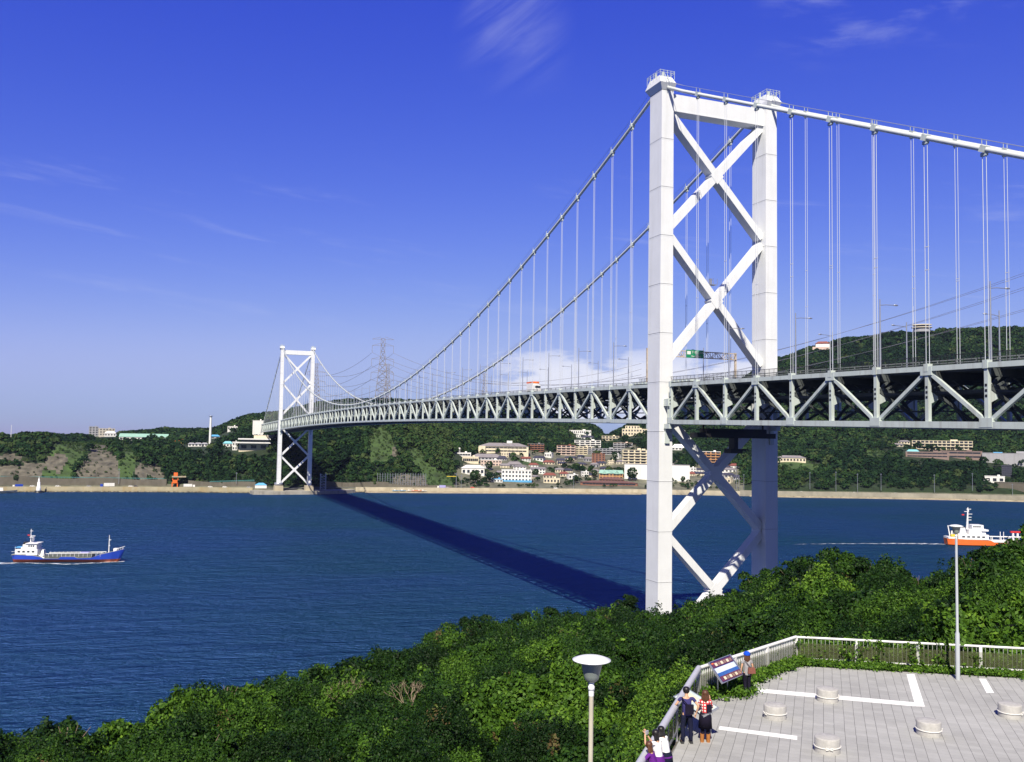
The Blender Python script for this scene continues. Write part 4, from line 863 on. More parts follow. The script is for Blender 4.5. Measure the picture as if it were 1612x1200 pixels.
# street lamps and utility poles
UT = [(187, 740, 757), (1316, 745, 771), (1350, 748, 771), (1387, 748, 768), (1471, 750, 771), (1531, 748, 768), (1594, 764, 776), (1159, 736, 767), (1171, 748, 767), (1163, 751, 766), (1275, 745, 766), (372, 745, 757), (726, 748, 766), (718, 746, 763), (903, 752, 767), (1030, 752, 764)]
UL = ['lone street pole at the foot of the left rock face', 'first utility pole on the grey sea wall from the left', 'second utility pole on the grey sea wall', 'short utility pole between two taller ones on the sea wall', 'tall utility pole below the cream hotel', 'utility pole in the trees right of the cream hotel', 'white street pole before the concrete block at right', 'tall white pole just left of the right tower leg', 'short white pole just left of the right tower leg', 'middle white pole left of the right tower leg', 'utility pole below the bright lawn', 'lamp pole left of the far tower', 'tall thin pole left of the white inn', 'short pole at the left end of the town', 'street pole before the seafront row', 'street pole beside the blank white wall']
for (x, y0, y1), lb in zip(UT, UL): t, h = mast('utility_pole', x, y0, y1, .22, .15, GALV, lb, 'pole', dr=17); addbox(t, 'cross_bar', GALV, (0, 0, h-.6), (.2, 2.2, .25)); addbox(t, 'lamp_head', GALV, (0, 0, h), (.8, .8, .4))
# gateway bar right of the green slope
p, a = road_at(712, 16); t = empty('height_gauge', p, a-math.pi/2, 'yellow height bar on a grey pole at the left of the town', 'height gauge'); addbox(t, 'pole', GALV, (4, 0, 6), (.4, .4, 12)); addbox(t, 'bar', YEL, (-1, 0, 11.8), (10, .4, .5))
# boats on the beach and at the quay
def small_boat(L_, m, loc, rz, label):
    t = empty('small_boat', loc, rz, label, 'boat', None); mb = MB(); w_ = L_*.14
    st = [(-.5, .8, .0), (-.3, 1, 0), (.1, 1, 0), (.38, .6, .12), (.5, .05, .25)]; vs = []
    for x, ww, up_ in st:
        for s, z in ((-1, 1.), (-.55, .1), (.55, .1), (1, 1.)): vs.append((x*L_, s*w_*ww, z*L_*.11+up_*L_*.15))
    fs = [(i*4+j, (i+1)*4+j, (i+1)*4+j+1, i*4+j+1) for i in range(4) for j in range(3)]+[(0, 1, 2, 3), (3, 0, 4, 7), (7, 4, 8, 11), (11, 8, 12, 15), (15, 12, 16, 19)]
    mb.add(vs, fs); mb.build('hull', m, t); addbox(t, 'cabin', WHT, (-.12*L_, 0, L_*.17), (L_*.22, w_*1.1, L_*.13), taper=.85); return t
for x, m, lb in ((623, BLUEL, 'first blue beached boat from the left'), (634, BLUEL, 'second blue beached boat beside a blue one'), (645, WHT, 'white beached boat between blue and orange ones'), (652, ORANGE, 'orange beached boat left of another orange one'), (661, ORANGE, 'orange beached boat at the right of the row'), (667, WHT, 'white beached boat at the right end of the row')):
    p, a = road_at(x, -3, 1.6); small_boat(6.5, m, p, a-math.pi/2, lb)
p, a = road_at(6, -16, -.2); small_boat(22, SHIPG, p, a-math.pi/2, 'large grey work boat moored at the left edge')
p, a = road_at(-14, -6, -.2); small_boat(16, BLUEP, p, a-math.pi/2, 'dark boat moored behind the grey work boat')

# ------------------------------------------------------------------ transmission towers and conductors
def pylon(x, ytop, ybase, r, label, arms, wpx):
    a, s = azslope(x, ybase); P = CAM+np.array([math.cos(a)*r, math.sin(a)*r, 0]); P[2] = CAM[2]+s*r; H = (ybase-ytop)*r/F; t = empty('transmission_tower', tuple(P), a-math.pi/2, label, 'pylon')
    mb = MB(); wb, wt = H*.11, H*.028; n = 11; th = r*.00030
    ww = lambda f: wb+(wt-wb)*min(1, f*1.25)
    for i in range(n):
        f0, f1 = i/n, (i+1)/n; a0, a1, z0, z1 = ww(f0), ww(f1), f0*H, f1*H
        c0 = [(-a0, -a0, z0), (a0, -a0, z0), (a0, a0, z0), (-a0, a0, z0)]; c1 = [(-a1, -a1, z1), (a1, -a1, z1), (a1, a1, z1), (-a1, a1, z1)]
        for k in range(4): mb.beam(c0[k], c1[k], th*1.6, th*1.6); mb.beam(c0[k], c1[(k+1) % 4], th, th); mb.beam(c0[(k+1) % 4], c1[k], th, th); mb.beam(c1[k], c1[(k+1) % 4], th, th)
    mb.build('lattice', PYL, t); tips = []
    for f, L_, dn in arms:
        z = f*H; L_ = L_*r/F; mb = MB()
        for s_ in (-1, 1):
            mb.beam((s_*ww(f), 0, z), (s_*L_, 0, z), th, th); mb.beam((s_*ww(f), 0, z+H*.035), (s_*L_, 0, z), th, th)
            if dn: mb.beam((s_*L_, 0, z), (s_*L_, 0, z-dn*r/F), th*1.3, th*1.3)
            tips.append(Vector(P)+Matrix.Rotation(a-math.pi/2, 3, 'Z') @ Vector((s_*L_, 0, z-dn*r/F)))
        mb.build('cross_arm', PYL, t)
    return tips
PYL = mat('pylon_steel', (.20, .19, .21), .7)
t1 = pylon(600.5, 534, 645, 1500, 'tall lattice transmission tower left of mid span', [(.99, 17, 0), (.90, 16.5, 11), (.71, 17, 11), (.52, 17.5, 11)], 17)
t2 = pylon(609, 574, 648, 1900, 'second transmission tower just behind the tall one', [(.97, 7, 0), (.84, 8, 4), (.66, 9, 4), (.48, 9, 4)], 8)
t3 = pylon(497, 574, 640, 1700, 'lattice transmission tower behind the far bridge tower', [(.97, 9, 0), (.80, 14, 4), (.58, 13, 4), (.38, 13, 4)], 14)
t4 = pylon(762, 588, 650, 2100, 'small distant transmission tower right of mid span', [(.97, 4, 0), (.8, 5, 3), (.55, 5, 3)], 5)
def wire(P, Q, sag, n=28, rr=.16, label=None):
    P, Q = Vector(P), Vector(Q); pts = [P.lerp(Q, k/n)-Vector((0, 0, sag*4*(k/n)*(1-k/n))) for k in range(n+1)]
    mb = MB(); rad = [max(.05, (p-Vector(CAM)).length*rr/1000) for p in pts]; mb.tube(pts, rad, 4, caps=False); o = mb.build('power_line', PYL); tag(o, label, 'power line', 'power lines across the strait'); return o
for i, (x, y) in enumerate(((1640, 424), (1640, 447), (1640, 482), (1640, 420), (1640, 443), (1640, 479))):
    tp = t1[2+2*(i % 3)+(0 if i < 3 else 1)]; wire(tp, at(x, y, 620+i*6), (62, 58, 48)[i % 3], label='thin dark power line sagging across the sky behind the bridge')
for i in range(6): tp = t1[2+2*(i % 3)+(0 if i < 3 else 1)]; wire(t3[2+2*(i % 3)+(0 if i < 3 else 1)], tp, 16, label='thin power line between the two left transmission towers')
for i in range(3): wire(t4[2+(i % 2)*2], at(1010, 590-i*9, 2300), 15, label='faint power line low behind the bridge hangers')

# ------------------------------------------------------------------ woods on the far hills
def woods():
    n = 150000; a = rng.uniform(-1.10, .30, n); dr = rng.uniform(20, 900, n)**1.0
    keep = rng.random(n) < (shore_r(a)+dr)/1800; a, dr = a[keep], dr[keep]
    P = far_xyz(a, dr); px, py = prn(P); r = shore_r(a)+dr
    ok = (px > -60) & (px < 1680) & (dr > 22)
    for p_ in ROCK: ok &= ~(inpoly(px, py, p_) & (dr < 200)) | (rng.random(len(a)) < .26)
    for p_ in GRASS: ok &= ~(inpoly(px, py, p_) & (dr < 420)) | (rng.random(len(a)) < .55)
    ok &= ~(inpoly(px, py, TOWN) & (dr < 420)) | (rng.random(len(a)) < .75)
    hgt = rng.uniform(5, 11, len(a))*np.clip(.55+dr/300, .5, 1)
    low = np.zeros(len(a), bool)
    for p_ in ROCK+GRASS: low |= inpoly(px, py, p_) & (dr < 420)
    hgt = np.where(low, hgt*.32, hgt); twn = inpoly(px, py, TOWN); hgt = np.where(twn, hgt*.7, hgt)
    tx, ty = px, py-hgt*1.4*F/r
    for q_, (x0, x1, y0, y1, br, bx, by) in enumerate(EXB):
        pr_ = .60 if NMAIN <= q_ < NMAIN2 else .96
        inside = (tx > x0-7) & (tx < x1+7) & (py > y0) & (ty < y1-1.2) & (r < br+22)
        near = np.hypot(P[:, 0]-bx, P[:, 1]-by) < 7
        ok &= ~(near | (inside & (rng.random(len(a)) < pr_)))
    # occlusion by the terrain itself
    ag = np.linspace(-1.12, .32, 500); dg = np.linspace(0, 900, 220); AA, DD = np.meshgrid(ag, dg, indexing='ij'); sl = (far_z(AA, DD)-CAM[2])/(shore_r(AA)+DD); cm = np.maximum.accumulate(sl, 1)
    ia = np.clip(((a-ag[0])/(ag[1]-ag[0])).astype(int), 0, 499); idr = np.clip((dr/(dg[1]-dg[0])).astype(int)-3, 0, 219)
    ok &= (P[:, 2]+hgt*1.3-CAM[2])/r > cm[ia, idr]-.001
    brt = .28*low+.26*inpoly(px, py, [(555, 660), (705, 672), (725, 768), (590, 768)])
    a, dr, P, hgt, r, brt = a[ok], dr[ok], P[ok], hgt[ok], r[ok], brt[ok]
    # thin out overlapping crowns on a coarse grid
    cell = {}; sel = []
    for i in range(len(a)):
        k = (int(P[i, 0]//4.6), int(P[i, 1]//4.6))
        if k in cell: continue
        cell[k] = 1; sel.append(i)
    P, hgt, r, brt = P[sel], hgt[sel], r[sel], brt[sel]; m = len(sel)
    K = 46; R = hgt*rng.uniform(.40, .62, m)
    u = rng.normal(size=(m, K, 3)); u /= np.linalg.norm(u, axis=2, keepdims=True); u[..., 2] = np.abs(u[..., 2])*1.0-.15
    lump = 1+.28*np.sin(u[..., 0]*5+rng.uniform(0, 6, (m, 1)))*np.cos(u[..., 1]*5+rng.uniform(0, 6, (m, 1)))
    pos = P[:, None, :]+np.stack([u[..., 0]*R[:, None]*1.05, u[..., 1]*R[:, None]*1.05, (u[..., 2]*.75+.62)*hgt[:, None]*.72], -1)*np.stack([lump, lump, np.ones_like(lump)], -1)
    nrm = u+rng.normal(size=u.shape)*.45; nrm[..., 2] += .25
    sp = .45+brt+.25*np.sin(P[:, 0]*.011+1)*np.cos(P[:, 1]*.013)+rng.normal(0, .20, m); brown = rng.random(m) < .05
    tint = np.clip(sp[:, None]+rng.normal(0, .10, (m, K)), .02, .93); tint[brown] = .97
    V = leaf_quads(pos.reshape(-1, 3), nrm.reshape(-1, 3), (R[:, None]*rng.uniform(.38, .75, (m, K))).ravel(), 1.3)
    return V, tint.ravel(), m
V, tt, m_ = woods(); print('far crowns', m_, 'quads', len(V))
tag(link('distant_woods', quads('distant_woods', V, tt, FAR)), kind='stuff')
# trees one can tell apart among the houses
def small_tree(loc, h, label, m=FAR, K=260, shape=1.):
    t = empty('broadleaf_tree', loc, random.uniform(0, 6), label, 'tree'); b = MB(); b.tube([(0, 0, -1), (.1, 0, h*.3), (-.1, .1, h*.6)], [h*.035, h*.025, h*.01], 6)
    for k in range(4): an = k*1.6; b.tube([(0, 0, h*.3), (math.cos(an)*h*.2, math.sin(an)*h*.2, h*.6)], [h*.015, h*.005], 5)
    b.build('trunk', BARK, t); u = rng.normal(size=(K, 3)); u /= np.linalg.norm(u, axis=1, keepdims=True); rr = rng.uniform(.55, 1.05, (K, 1))**.5
    c = rng.normal(size=(7, 3))*.35; rr *= 1+.2*np.max(u @ c.T, axis=1, keepdims=True); pos = u*rr*np.array([h*.36*shape, h*.36*shape, h*.36])+np.array([0, 0, h*.62])
    V = leaf_quads(pos, u+rng.normal(size=u.shape)*.5, rng.uniform(.08, .16, K)*h, 1.3); link('crown', quads('crown', V, np.clip(rng.normal(.5, .15, K), 0, .9), m), t); return t
for x, y, h, lb in ((748, 762, 15, 'large dark round tree below the white inn'), (771, 760, 12, 'dark tree between the inn and the seafront hotel'), (770, 741, 11, 'dark round tree above the low blue roofed annex'), (843, 752, 10, 'dark tree right of the seafront hotel'), (995, 758, 15, 'bright bushy tree against the blank white wall'), (906, 761, 9, 'bushy tree on the shore left of the restaurant'), (936, 752, 9, 'dark tree left of the orange hall'), (1075, 760, 7, 'small tree before the right end of the white wall'),
                   (716, 764, 9, 'small round tree at the left end of the town'), (25, 762, 7, 'dark bush on the left retaining wall'), (898, 730, 8, 'tree below the pink flats'), (968, 724, 9, 'tree between brick flats and cream flats'), (962, 704, 9, 'dark tree among the upper flats'), (1236, 742, 8, 'dark tree on the bright lawn'), (1310, 769, 7, 'palm like bush behind the grey sea wall')):
    P = hit(x, y); small_tree(tuple(P), h, lb)

# ------------------------------------------------------------------ near hillside: heightfield around the viewpoint
# each column: photograph x -> (distance, y of the canopy top in the photograph); then the slope falls away to the sea
NC = {
 -250: [(26, 1430), (40, 1210), (62, 1160)], 0: [(26, 1400), (38, 1250), (62, 1152)], 130: [(26, 1400), (38, 1230), (62, 1146)], 205: [(26, 1380), (38, 1225), (64, 1156)],
 245: [(26, 1380), (36, 1230), (66, 1132)], 280: [(26, 1380), (36, 1225), (68, 1108)], 340: [(26, 1370), (36, 1215), (70, 1090)], 400: [(26, 1350), (36, 1210), (74, 1082)], 470: [(26, 1330), (36, 1205), (78, 1080)],
 540: [(26, 1330), (36, 1195), (60, 1095), (84, 1048)], 620: [(26, 1320), (36, 1190), (60, 1085), (92, 1032)], 680: [(26, 1310), (36, 1180), (62, 1070), (105, 1010)], 740: [(26, 1310), (36, 1175), (64, 1055), (120, 990)],
 800: [(26, 1300), (36, 1170), (68, 1040), (135, 980)], 870: [(26, 1290), (34, 1180), (70, 1030), (150, 975)], 940: [(26, 1270), (34, 1170), (74, 1020), (160, 967)], 1000: [(26, 1260), (34, 1140), (80, 1010), (165, 961)],
 1060: [(26, 1230), (34, 1110), (80, 1000), (160, 968)], 1110: [(30, 1150), (36, 1090), (80, 990), (150, 950)], 1160: [(32, 1120), (37, 1065), (75, 975), (135, 937)], 1210: [(36, 1070), (42, 1035), (75, 955), (115, 908)],
 1250: [(36, 1065), (40, 1035), (70, 940), (100, 895)], 1300: [(38, 1050), (42, 1022), (66, 935), (94, 886)], 1360: [(39, 1045), (43, 1020), (64, 935), (92, 888)], 1420: [(39, 1045), (43, 1015), (62, 940), (90, 896)],
 1465: [(39, 1050), (43, 1015), (60, 960), (86, 914)], 1510: [(39, 1050), (44, 1010), (60, 945), (82, 893)], 1560: [(40, 1050), (46, 1005), (60, 920), (76, 868)], 1612: [(41, 1050), (48, 1000), (60, 900), (74, 854)], 1700: [(42, 1050), (50, 990), (62, 880), (74, 838)], 2100: [(42, 1050), (50, 990), (62, 880), (74, 838)]}
BH = 2.6                               # bushes rise about this far above the soil
NR = np.array([2, 10, 18, 24, 26, 28, 30, 32, 34, 36, 38, 40, 42, 44, 46, 48, 50, 54, 58, 62, 66, 70, 74, 78, 82, 86, 92, 98, 105, 112, 120, 128, 136, 144, 152, 160, 168, 176, 186, 196, 208, 220, 235, 250, 270, 300.])
na_, nz_ = [], []
for x in sorted(NC):
    a = azslope(x, 1000)[0]; d_, z_ = [], []
    for r, y in NC[x]: d_.append(r); z_.append(CAM[2]+azslope(x, y)[1]*r-BH)
    rl, zl = d_[-1], z_[-1]; d_ += [rl+14, rl+34, rl+34+(zl-12)*1.15, rl+70+(zl-12)*1.15]; s = azslope(x, NC[x][-1][1])[1]
    z_ += [zl+s*14-3.0, zl+s*34-12, min(3, zl+s*34-15), -6]
    na_.append(a); nz_.append(np.interp(NR, d_, z_))
o_ = np.argsort(na_); NA = np.array(na_)[o_]; NZ = np.array(nz_)[o_]
def near_z(a, r):
    j = np.clip(np.searchsorted(NA, a)-1, 0, len(NA)-2); t = np.clip((a-NA[j])/(NA[j+1]-NA[j]), 0, 1)
    k = np.clip(np.searchsorted(NR, r)-1, 0, len(NR)-2); s = np.clip((r-NR[k])/(NR[k+1]-NR[k]), 0, 1)
    return (NZ[j, k]*(1-s)+NZ[j, k+1]*s)*(1-t)+(NZ[j+1, k]*(1-s)+NZ[j+1, k+1]*s)*t
PZ = 48.0
RA, RB, RD_, RE = onz(1253, 1003, 49.1), onz(1100, 1052, 49.1), onz(1012, 1194, 49.1), onz(1612, 1021, 49.1)
RCc = RB+(RD_-RB)*1.9; REe = RA+(RE-RA)*1.9
PLAZA = [tuple(p[:2]) for p in (REe, RA, RB, RCc)]+[(-176, 101), (-186, 90), (-176, 60), (-160, 58)]
def in_plaza(x, y, grow=0.):
    c = np.mean(np.array(PLAZA), 0); q = [tuple(c+(np.array(p)-c)*(1+grow)) for p in PLAZA]; return inpoly(np.asarray(x), np.asarray(y), q)
AZN = np.linspace(-1.45, .75, 420); RR = np.array(sorted(set(list(NR)+list(np.arange(29, 120, 1.5)))))
A3, R3 = np.meshgrid(AZN, RR, indexing='ij'); Z3 = near_z(A3, R3); X3 = CAM[0]+R3*np.cos(A3); Y3 = CAM[1]+R3*np.sin(A3)
Z3 = np.where(in_plaza(X3, Y3, .12), np.minimum(Z3, PZ-4.5), Z3)+.5*np.sin(X3*.5)*np.cos(Y3*.43)
me = grid_mesh('hillside', X3, Y3, Z3, [mat('hillside_soil', (.035, .030, .018), 1., var=.5, vscale=.5, bump=.6, bscale=2)]); me.flip_normals()
tag(link('hillside', me), kind='structure')

# the thicket: leaves in clumps over the slope
def vis_mask(a, r, ztop, tol=.0):
    ag = np.linspace(-1.2, .4, 600); rg = np.arange(20, 220, 1.); AA, DD = np.meshgrid(ag, rg, indexing='ij')
    sl = (near_z(AA, DD)+BH*.75-CAM[2])/DD; cm = np.maximum.accumulate(sl, 1)
    ia = np.clip(((a-ag[0])/(ag[1]-ag[0])).astype(int), 0, 599); ir = np.clip((r-20).astype(int)-3, 0, len(rg)-1)
    return (ztop-CAM[2])/r > cm[ia, ir]-tol
GC = 3.3; GO = (-260., -260.); GN = 260
g_ = np.random.default_rng(21); GJX, GJY = g_.uniform(.1, .9, (GN, GN)), g_.uniform(.1, .9, (GN, GN)); GR_ = g_.uniform(1.5, 3.1, (GN, GN)); GH = g_.uniform(1.7, 4.6, (GN, GN)); GT = g_.choice([.16, .28, .38, .48, .60, .74], (GN, GN), p=[.24, .25, .20, .15, .10, .06])+g_.normal(0, .04, (GN, GN))
GS = g_.choice([.8, 1., 1.35], (GN, GN), p=[.42, .4, .18])
def clump_height(x, y):
    """canopy of overlapping domes: height, tint and leaf size of the tallest dome at each point"""
    s_ = np.where(np.hypot(x-CAM[0], y-CAM[1]) > 85, 1., 1.); ix = ((x-GO[0])/GC).astype(int); iy = ((y-GO[1])/GC).astype(int); best = np.full(x.shape, .0); bt = np.full(x.shape, .25); bs = np.full(x.shape, 1.)
    for dx in (-1, 0, 1):
        for dy in (-1, 0, 1):
            i, j = np.clip(ix+dx, 0, GN-1), np.clip(iy+dy, 0, GN-1); cx, cy = GO[0]+(i+GJX[i, j])*GC, GO[1]+(j+GJY[i, j])*GC
            d = np.hypot(x-cx, y-cy)/GR_[i, j]; h = GH[i, j]*np.sqrt(np.clip(1-d*d, 0, 1)); m = h > best; best = np.where(m, h, best); bt = np.where(m, GT[i, j], bt); bs = np.where(m, GS[i, j], bs)
    return best/3., bt, bs
TZ = {}
def thicket():
    n = 300000; a = rng.uniform(-1.13, .26, n); r = 25+rng.random(n)**.75*165
    x = CAM[0]+r*np.cos(a); y = CAM[1]+r*np.sin(a); z = near_z(a, r)
    rl = np.interp(a, NA, [max(q[0] for q in NC[k])+22 for k in sorted(NC, reverse=True)])
    ch, ct, cz = clump_height(x, y); gxn = (clump_height(x+.25, y)[0]-ch)*12; gyn = (clump_height(x, y+.25)[0]-ch)*12; top = z-.5+2.65*ch
    px, py = prn(np.stack([x, y, top], -1))
    ok = (r < rl) & ((ch > .46) | (rng.random(n) < .13)) & (px > -40) & (px < 1650) & (py < 1250) & ~in_plaza(x, y, .025) & vis_mask(a, r, top+.8, .004)
    # spacing: one clump per cell whose size grows with distance
    cs = .36+.0060*r; key = (np.floor(x/cs).astype(np.int64)*100003+np.floor(y/cs).astype(np.int64))
    idx = np.nonzero(ok)[0]; _, u_ = np.unique(key[idx], return_index=True); idx = idx[u_]
    x, y, z, r, ch, top, a, ct, cz, gxn, gyn = x[idx], y[idx], z[idx], r[idx], ch[idx], top[idx], a[idx], ct[idx], cz[idx], np.clip(gxn[idx], -2, 2), np.clip(gyn[idx], -2, 2); m = len(idx)
    K = np.where(r < 50, 104, np.where(r < 80, 72, 44)); rep = np.repeat(np.arange(m), K); N_ = len(rep)
    R = (.26+.0055*r)*rng.uniform(.8, 1.3, m)
    sprig = rng.random(m) < .13; top = top+np.where(sprig, rng.uniform(.15, .55, m)*(1+r/120), rng.normal(0, .10, m)); R = np.where(sprig, R*.55, R)
    u = rng.normal(size=(N_, 3)); u /= np.linalg.norm(u, axis=1, keepdims=True); u[:, 2] = np.abs(u[:, 2])*1.1-.25
    rad = R[rep]*rng.uniform(.55, 1.1, N_)
    pos = np.stack([x[rep], y[rep], top[rep]-R[rep]*.2], -1)+u*rad[:, None]*np.stack([np.full(N_, 1.05), np.full(N_, 1.05), np.where(sprig[rep], 1.7, .9)], -1)
    pos[:, 2] -= (rng.random(N_)**3)*1.2
    nrm = u*.6+rng.normal(size=u.shape)*.6+np.stack([-gxn, -gyn, np.full(m, .5)], -1)[rep]*.42
    sz = (.032+.00115*r[rep])*rng.uniform(.75, 1.4, N_)
    sp = ct+.05*np.sin(x*.13+1.7)*np.cos(y*.11)+rng.normal(0, .05, m)
    vine = (np.sin(x*.21+2)*np.cos(y*.17+1) > .5) & (r < 75); sp[vine] = .66+rng.normal(0, .06, int(vine.sum())); cz = np.where(vine, 1.45, cz); sz = sz*cz[rep]
    tint = np.clip(sp[rep]+rng.normal(0, .09, N_), .03, .88); br = rng.random(m) < .006; tint[br[rep]] = rng.uniform(.92, 1., int(br[rep].sum()))
    return leaf_quads(pos, nrm, sz, 1.75, .12), tint, m
V, tt, m_ = thicket(); print('thicket clumps', m_, 'leaves', len(V))
tag(link('shrub_thicket', quads('shrub_thicket', V, tt, LEAF)), kind='stuff')

# individual bushy trees whose crowns stand out of the thicket
def crown_mesh(seed, R, H, K, leaf, sp, m=LEAF):
    g = np.random.default_rng(seed); nb = 16; c = g.normal(size=(nb, 3)); c /= np.linalg.norm(c, axis=1, keepdims=True); c[:, 2] = np.abs(c[:, 2])*.9-.1
    c = c*np.array([R, R, H*.5])*g.uniform(.45, .95, (nb, 1))+np.array([0, 0, H*.55]); rb = g.uniform(.26, .44, nb)*R
    b = g.integers(0, nb, K); u = g.normal(size=(K, 3)); u /= np.linalg.norm(u, axis=1, keepdims=True); u[:, 2] = np.abs(u[:, 2])*1.0-.3
    pos = c[b]+u*(rb[b]*g.uniform(.6, 1.08, K))[:, None]; nrm = u*.8+g.normal(size=u.shape)*.5+np.array([0, 0, .3])
    tint = np.clip(sp+g.normal(0, .07, nb)[b]+g.normal(0, .10, K), .02, .9); return quads('crown', leaf_quads(pos, nrm, leaf*g.uniform(.7, 1.35, K), 1.8, .12), tint, m)
CROWNS = [crown_mesh(11, 2.0, 3.0, 3000, .13, .30), crown_mesh(12, 1.7, 2.6, 2600, .12, .46), crown_mesh(13, 2.3, 3.2, 3400, .14, .40), crown_mesh(14, 1.4, 3.4, 2400, .12, .20), crown_mesh(15, 1.9, 2.4, 2600, .15, .62)]
def trunk_mesh(seed, h):
    random.seed(seed); b = MB(); b.tube([(0, 0, -1.2), (.08, .02, h*.3), (-.05, .1, h*.6), (.1, 0, h*.85)], [.13, .10, .07, .03], 7)
    for k in range(6): an = k*1.05+random.random(); l = random.uniform(.6, 1.2); b.tube([(0, .05, h*random.uniform(.2, .45)), (math.cos(an)*l*.5, math.sin(an)*l*.5, h*.6), (math.cos(an)*l, math.sin(an)*l, h*.85)], [.06, .04, .015], 5)
    return b.mesh('trunk', BARK)
TRUNKS = [trunk_mesh(31, 2.6), trunk_mesh(32, 3.0)]
KIND = ['dark green dome shaped', 'mid green rounded', 'wide spreading green', 'narrow blackish green', 'bright yellow green']
def bush(x, r, kind, s, label, name='broadleaf_shrub', lift=0.):
    a = azslope(x, 1000)[0]; z = float(near_z(np.array([a]), np.array([r]))[0]); t = empty(name, (CAM[0]+r*math.cos(a), CAM[1]+r*math.sin(a), z+.3+lift), random.uniform(0, 6.28), label, 'shrub'); t.scale = (s, s, s*random.uniform(.85, 1.1))
    link('trunk', TRUNKS[kind % 2], t); link('crown', CROWNS[kind], t); return t
BL = [(20, 60, 4, 1.0, 'bright yellow green shrub at the bottom left corner'), (115, 58, 1, 1.1, 'rounded green shrub at the lower left edge of the thicket'), (212, 60, 3, .8, 'small dark shrub in the notch at lower left'), (268, 64, 1, 1.0, 'green shrub where the left skyline starts to climb'),
      (300, 67, 4, .9, 'yellow green shrub just right of the left shoulder'), (362, 69, 1, 1.25, 'smooth rounded green shrub topping the left hump'), (385, 70, 1, 1.1, 'second smooth rounded shrub on the left hump'), (412, 73, 3, .8, 'little dark shrub right of the left hump'), (452, 77, 3, .8, 'isolated small dark shrub against the water'), (475, 78, 0, .9, 'dark shrub left of the big dark crown'),
      (515, 80, 2, 1.0, 'pale budded shrub below the dark pointed crown'), (560, 86, 0, 1.15, 'big dark crown on the skyline left of centre'), (578, 86, 3, .95, 'dark upright shrub beside the big dark crown'), (592, 88, 0, .9, 'dark bushy shrub right of the big dark crown'), (632, 91, 3, 1.1, 'dark pointed shrub on the skyline over open water'), (660, 98, 1, 1.1, 'green shrub where the centre skyline rises'),
      (700, 106, 2, 1.3, 'wide shrub on the centre skyline'), (745, 119, 0, 1.5, 'dark skyline shrub left of the shadow end'), (790, 130, 0, 1.4, 'dark rounded skyline shrub in the centre'), (822, 138, 3, 1.5, 'dark pointed skyline shrub before the deck shadow'), (868, 147, 3, 1.6, 'small conical shrub on the skyline under the shadow'), (905, 152, 0, 1.5, 'dark shrub on the skyline under the deck shadow'), (950, 158, 1, 1.6, 'green skyline shrub left of the near tower'), (988, 162, 3, 1.7, 'pointed dark shrub just left of the tower foot'),
      (1100, 148, 0, 1.6, 'dark shrub just right of the tower foot'), (1135, 140, 1, 1.6, 'rounded shrub at the base of the tower bracing'), (1165, 132, 0, 1.5, 'dark shrub left of the right tower leg'), (1195, 120, 0, 1.6, 'dark tall shrub hiding the right leg foot'), (1222, 110, 0, 1.5, 'dark rounded shrub right of the right leg foot'), (1248, 101, 3, 1.4, 'dark shrub on the slope above the leg foot'),
      (1282, 95, 2, 1.3, 'broad olive crown at the top of the right hump'), (1322, 93, 2, 1.2, 'broad olive crown in the middle of the right hump'), (1365, 92, 0, 1.2, 'dark crown on the flat part of the right hump'), (1408, 90, 0, 1.2, 'dark crown left of the water notch'), (1445, 88, 1, 1.0, 'green crown sloping down into the water notch'), (1490, 84, 0, 1.1, 'dark crown right of the water notch'), (1530, 80, 1, 1.2, 'green crown behind the tall lamp post'), (1570, 76, 0, 1.2, 'dark crown at the upper right slope'), (1606, 73, 1, 1.2, 'green crown at the right edge of the picture'),
      (1180, 62, 2, 1.1, 'olive shrub in the middle distance above the railing corner'), (1240, 58, 2, 1.1, 'large olive shrub behind the railing corner'), (1330, 60, 0, 1.1, 'dark shrub in the middle of the right slope'), (1420, 56, 4, 1.0, 'bright green vine covered shrub behind the right railing'), (1560, 56, 0, 1.1, 'dark shrub behind the right railing end'), (660, 58, 2, 1.1, 'tangled shrub with bare twigs left of centre'), (840, 52, 4, 1.0, 'bright broad leaved shrub left of the near lamp'), (760, 46, 4, .9, 'bright green shrub in the lower centre'), (480, 50, 2, 1., 'spreading shrub in the lower left thicket'), (330, 48, 0, 1., 'dark shrub low in the left thicket'), (1010, 70, 2, 1.1, 'olive shrub above the near lamp'), (900, 90, 1, 1.2, 'green shrub halfway up the centre slope')]
random.seed(9)
for x, r, k, s, lb in BL: bush(x, r, k, s*.9, lb)
